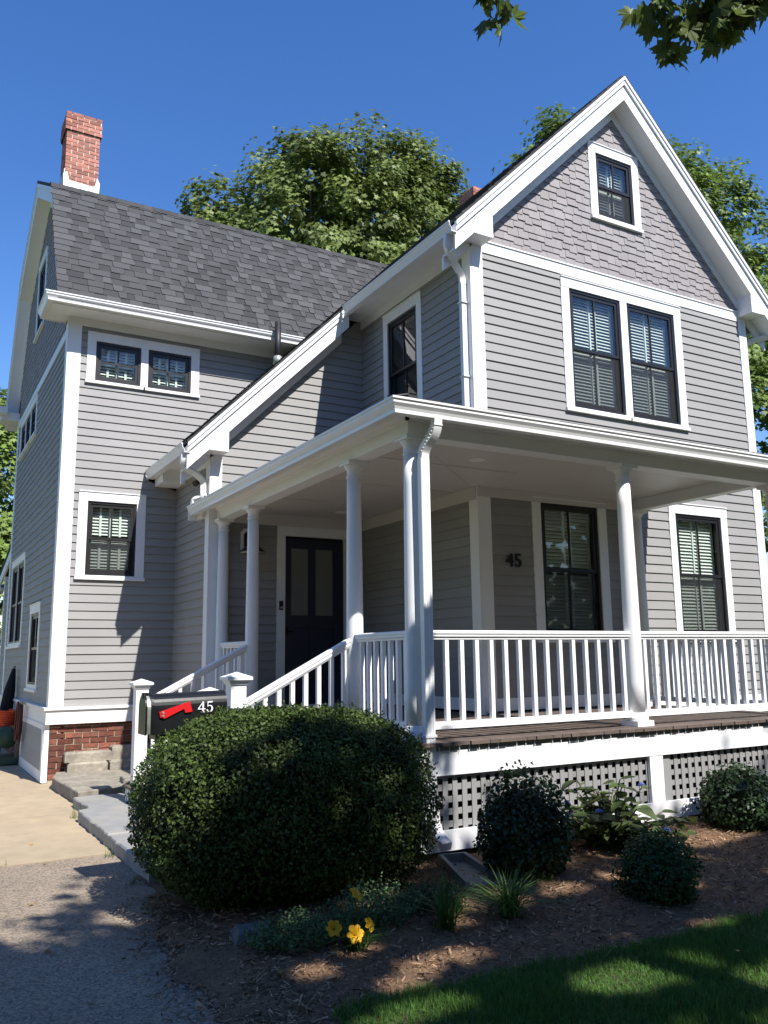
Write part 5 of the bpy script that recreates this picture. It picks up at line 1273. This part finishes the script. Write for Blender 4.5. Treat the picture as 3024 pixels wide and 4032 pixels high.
# big maple behind the main roof
tree('maple_tree', (13.6, 29.5, 0), 8, .45, [(13.4, 29, 16.4, 4.6, 4, 5.6), (9.9, 29, 15.2, 2.1, 2.5, 3.6), (16.9, 29, 16.3, 3.4, 3.5, 6.4), (15.2, 28.5, 18.8, 3.0, 3, 4.2), (12.8, 28, 18.8, 1.9, 2.2, 3.2), (18.7, 28.5, 18.2, 1.9, 2.3, 5.2), (9.0, 28.6, 16.9, .9, 1.3, 2.6), (17.6, 28, 20.8, 1.4, 1.4, 2.6), (20.0, 28.5, 17.8, 1.1, 1.6, 3.2)],
     760, 66, .215, 'maple', 'broad maple tree rising behind the dark main roof', spread=.36, seed=21)
tree('maple_tree', (26.0, 22.5, 0), 7, .45, [(24.9, 21.5, 16.2, 2.4, 2.6, 6.2), (27.2, 21.5, 14.4, 3.2, 3.0, 7.2), (22.6, 21.5, 13.0, 2.6, 3, 5.6), (27.5, 20.5, 8.0, 4.0, 3, 5.5), (30.4, 21, 11, 3.4, 3.5, 7.2), (23.0, 21, 8, 3.2, 3, 5)],
     820, 66, .21, 'oak', 'tall bushy green tree behind the right side of the gable', spread=.36, seed=33)
tree('maple_tree', (19.4, 23.5, 0), 9, .3, [(20.85, 22.8, 20.9, .55, .7, 1.7), (20.0, 22.8, 19.7, .5, .6, 1.4), (19.2, 22.8, 18.9, .4, .5, 1.2), (20.5, 22.8, 16, 1.6, 1.4, 2.6)], 110, 45, .21, 'oak', 'leafy tree top peeking over the left slope of the front gable', spread=.36, seed=44)
tree('garden_tree', (2.0, 33, 0), 3, .25, [(2.2, 32, 6.5, 2.4, 2, 4.6), (3.2, 31, 3.0, 2.2, 2, 3.2), (.4, 32, 4.5, 2.2, 2, 4.0), (1.2, 34, 9.0, 2.0, 2, 2.2)], 420, 64, .22, 'oak', 'green tree at the far left behind the rear wing', spread=.40, seed=55)
tree('garden_tree', (-3.0, 42, 0), 4, .3, [(-3, 41, 8, 4, 3, 6), (1, 43, 7, 4, 3, 6)], 300, 30, .36, 'maple', 'farther tree behind the left edge of the house', spread=.5, seed=66)

# street maple whose crown shades the front garden; its lowest branches hang into the top of the view
sm = empty('street_maple', (5.2, -5.6, 0), 'street maple with dark leaves hanging in at the upper right corner', 'tree')
obj('trunk', *tube(smooth_path([(5.2, -5.6, -.2), (5.15, -5.5, 2.2), (5.0, -5.2, 4.6)], 6), [.42 - .016 * i for i in range(13)], n=16), 'bark', sm, smooth=True)
limbs(sm, None, [([(5.0, -5.2, 4.4), (4.6, -2.5, 6.4), (4.4, .4, 6.9), (4.5, 2.0, 6.0), (4.3, 2.6, 5.6)], .16, .012), ([(5.0, -5.2, 4.5), (2.4, -4.0, 7.0), (.8, -2.6, 8.2)], .17, .03), ([(5.0, -5.2, 4.6), (5.6, -4.6, 8.0), (5.2, -3.6, 10.5)], .2, .03), ([(5.0, -5.2, 4.3), (7.5, -3.8, 6.6), (9.0, -2.6, 7.4)], .15, .03), ([(4.5, .6, 6.9), (3.6, 2.2, 6.4), (2.95, 3.0, 6.1), (2.80, 3.55, 5.75)], .03, .006)])
def shade(gx, gy):
    """how much of the garden lies in the crown's shade: ragged edge, thinning towards the porch"""
    e = 4.95 + .22 * math.sin(gx * 1.9 + .4) + .18 * math.sin(gx * 4.3) + (1.25 if 1.3 < gx < 2.2 else 0) + (1.75 if 2.2 <= gx < 3.35 else 0) + (.5 if gx >= 3.45 else 0)
    if gx < .2: e -= .1
    s = 1 / (1 + math.exp((gy - e) * 8.5)); return s
P = []; N = []; T = []; cnt = 0; tries = 0
while cnt < 2300 and tries < 60000:
    tries += 1
    gx = random.uniform(-4.5, 11) if random.random() < .72 else random.uniform(-1.5, 1.9); gy = random.uniform(-2.5, 7.4) if random.random() < .8 else random.uniform(3.2, 4.9)
    if random.random() > shade(gx, gy) * .85 + .0: continue
    if gx > 1.9 and random.random() < .5 * max(0, math.sin(gx * 2.7 + gy * 1.1) * math.sin(gy * 3.3 - gx) - .25) * 2: continue
    h = random.uniform(5.6, 12.5); c = np.array([gx + .15 * h, gy - h / 1.2, h])
    q = project(c)
    if q and -120 < q[0] < 890 and -150 < q[1] < 1100: continue
    if np.linalg.norm((c - np.array([3.5, -4.5, 9])) / np.array([9.5, 8, 5.5])) > 1: continue
    n = int(random.uniform(14, 34)); off = rng.normal(size=(n, 3)) * .30 * np.array([1, 1, .5])
    P.append(c + off); N.append(rng.normal(0, .5, (n, 3)) + np.array([0, 0, 1])); T.append(rng.random(n)); cnt += 1
P = np.concatenate(P); N = np.concatenate(N); T = np.concatenate(T)
# openings in the crown let sun patches through
GAPS = ((2.62, 4.08, .26, .13), (2.66, 5.02, .14, .09), (2.05, 4.85, .1, .07), (2.30, 3.92, .16, .10), (1.95, 4.28, .14, .09), (2.32, 4.46, .12, .08), (3.02, 4.52, .11, .08), (3.42, 4.74, .26, .2), (3.98, 4.72, .24, .09), (4.62, 4.78, .2, .08), (5.35, 5.0, .16, .10), (6.1, 5.28, .5, .2), (5.25, 5.95, .4, .25), (4.85, 4.45, .14, .07), (3.35, 3.40, .45, .17), (4.8, 3.28, .5, .15), (2.15, 3.60, .35, .12), (5.8, 3.45, .35, .12), (4.1, 3.05, .5, .12), (5.9, 4.3, .2, .08), (1.68, 6.5, .42, .38), (2.25, 6.6, .25, .16), (1.45, 5.85, .2, .22), (1.95, 5.95, .14, .1), (2.75, 6.35, .15, .1), (4.4, 3.75, .22, .06))
sxy = np.stack([P[:, 0] - .15 * P[:, 2], P[:, 1] + P[:, 2] / 1.2], 1); keep = np.ones(len(P), bool)
for (gx, gy, ra, rb) in GAPS: keep &= (((sxy[:, 0] - gx) / (ra + .05)) ** 2 + ((sxy[:, 1] - gy) / (rb + .05)) ** 2) > rng.uniform(.75, 1.2, len(P))
P = P[keep]; N = N[keep]; T = T[keep]
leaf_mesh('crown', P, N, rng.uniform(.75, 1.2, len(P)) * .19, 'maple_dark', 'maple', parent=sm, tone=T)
# the hanging sprays that the camera sees: single leaves
mleaf = []
S12 = np.array([(0, -.02, 0), (.10, .14, 0), (.24, .05, -.02), (.42, .10, -.05), (.36, .24, -.02), (.60, .50, -.08), (.40, .52, -.04), (.42, .64, -.06), (.22, .58, 0), (.20, .80, -.02), (.10, .78, -.02), (0, 1.08, -.08), (-.10, .78, -.02), (-.20, .80, -.02), (-.22, .58, 0), (-.42, .64, -.06), (-.40, .52, -.04), (-.60, .50, -.08), (-.36, .24, -.02), (-.42, .10, -.05), (-.24, .05, -.02), (-.10, .14, 0), (0, .38, .02)])
for t in range(4):
    me = bpy.data.meshes.new('maple_leaf'); V = S12 * (1 - .05 * t, 1, 1 + t * .8); me.from_pydata(V.tolist(), [], [(i, (i + 1) % 22, 22) for i in range(22)]); a = me.attributes.new('tone', 'FLOAT', 'POINT'); a.data.foreach_set('value', np.full(23, .15 + .25 * t, np.float32)); me.materials.append(M['maple_dark']); mleaf.append(me)
def spray(pts, n, sc, seed):
    br = empty('hanging_branch', pts[0], parent=sm); random.seed(seed)
    Q = smooth_path(pts, 6); obj('twig', *tube(Q, [.008 * (1 - .7 * i / len(Q)) + .002 for i in range(len(Q))], n=6), 'bark', br)
    for i in range(n):
        q = np.array(Q[random.randrange(len(Q))]) + np.clip(rng.normal(0, 1, 3), -1.4, 1.4) * sc * (1, 1, .8)
        a = random.uniform(0, 6.28); big_leaf(br, q, (.75 * math.cos(a), .75 * math.sin(a), -.9 + random.uniform(-.5, .4)), (random.uniform(-.8, .8), random.uniform(-.8, .8), .7), random.uniform(.12, .175), mleaf)
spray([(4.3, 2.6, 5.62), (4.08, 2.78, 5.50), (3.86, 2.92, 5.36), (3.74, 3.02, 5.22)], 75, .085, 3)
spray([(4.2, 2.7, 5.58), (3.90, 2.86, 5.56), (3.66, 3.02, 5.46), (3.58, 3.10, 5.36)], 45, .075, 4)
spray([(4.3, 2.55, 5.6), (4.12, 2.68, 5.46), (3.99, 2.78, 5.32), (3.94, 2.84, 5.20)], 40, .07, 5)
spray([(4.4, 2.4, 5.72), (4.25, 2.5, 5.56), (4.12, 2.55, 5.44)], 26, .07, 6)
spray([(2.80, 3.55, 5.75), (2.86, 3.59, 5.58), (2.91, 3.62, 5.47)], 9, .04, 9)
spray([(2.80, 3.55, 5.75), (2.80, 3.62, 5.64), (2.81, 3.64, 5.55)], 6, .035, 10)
random.seed(99)

# leafy ring added out of view to block low sky light from the garden
def belt():
    P = []; N = []; q = np.random.default_rng(5)
    for k in range(20):
        t = math.radians(165 + 215 * k / 19); R_ = q.uniform(21, 27); c = np.array([3 + R_ * math.cos(t), 2 + R_ * math.sin(t) * .95, q.uniform(4.5, 6.5)]); rr = np.array([q.uniform(3.4, 4.6), q.uniform(3.4, 4.6), q.uniform(5, 6.8)])
        n = 1500; d = q.normal(size=(n, 3)); d /= np.linalg.norm(d, axis=1, keepdims=True); p = c + d * rr * (.55 + .45 * q.random(n) ** .4)[:, None]; P.append(p); N.append(d + q.normal(0, .4, (n, 3)))
    P = np.concatenate(P); kk = P[:, 2] > 0.2; P = P[kk]; N = np.concatenate(N)[kk]
    o = leaf_mesh('sky_blocking_leaves', P, N, q.uniform(.5, .95, len(P)), 'maple', 'oval', kind='stuff'); tag(o, 'unseen leafy mass added to dim the sky light', 'woodland')
belt()
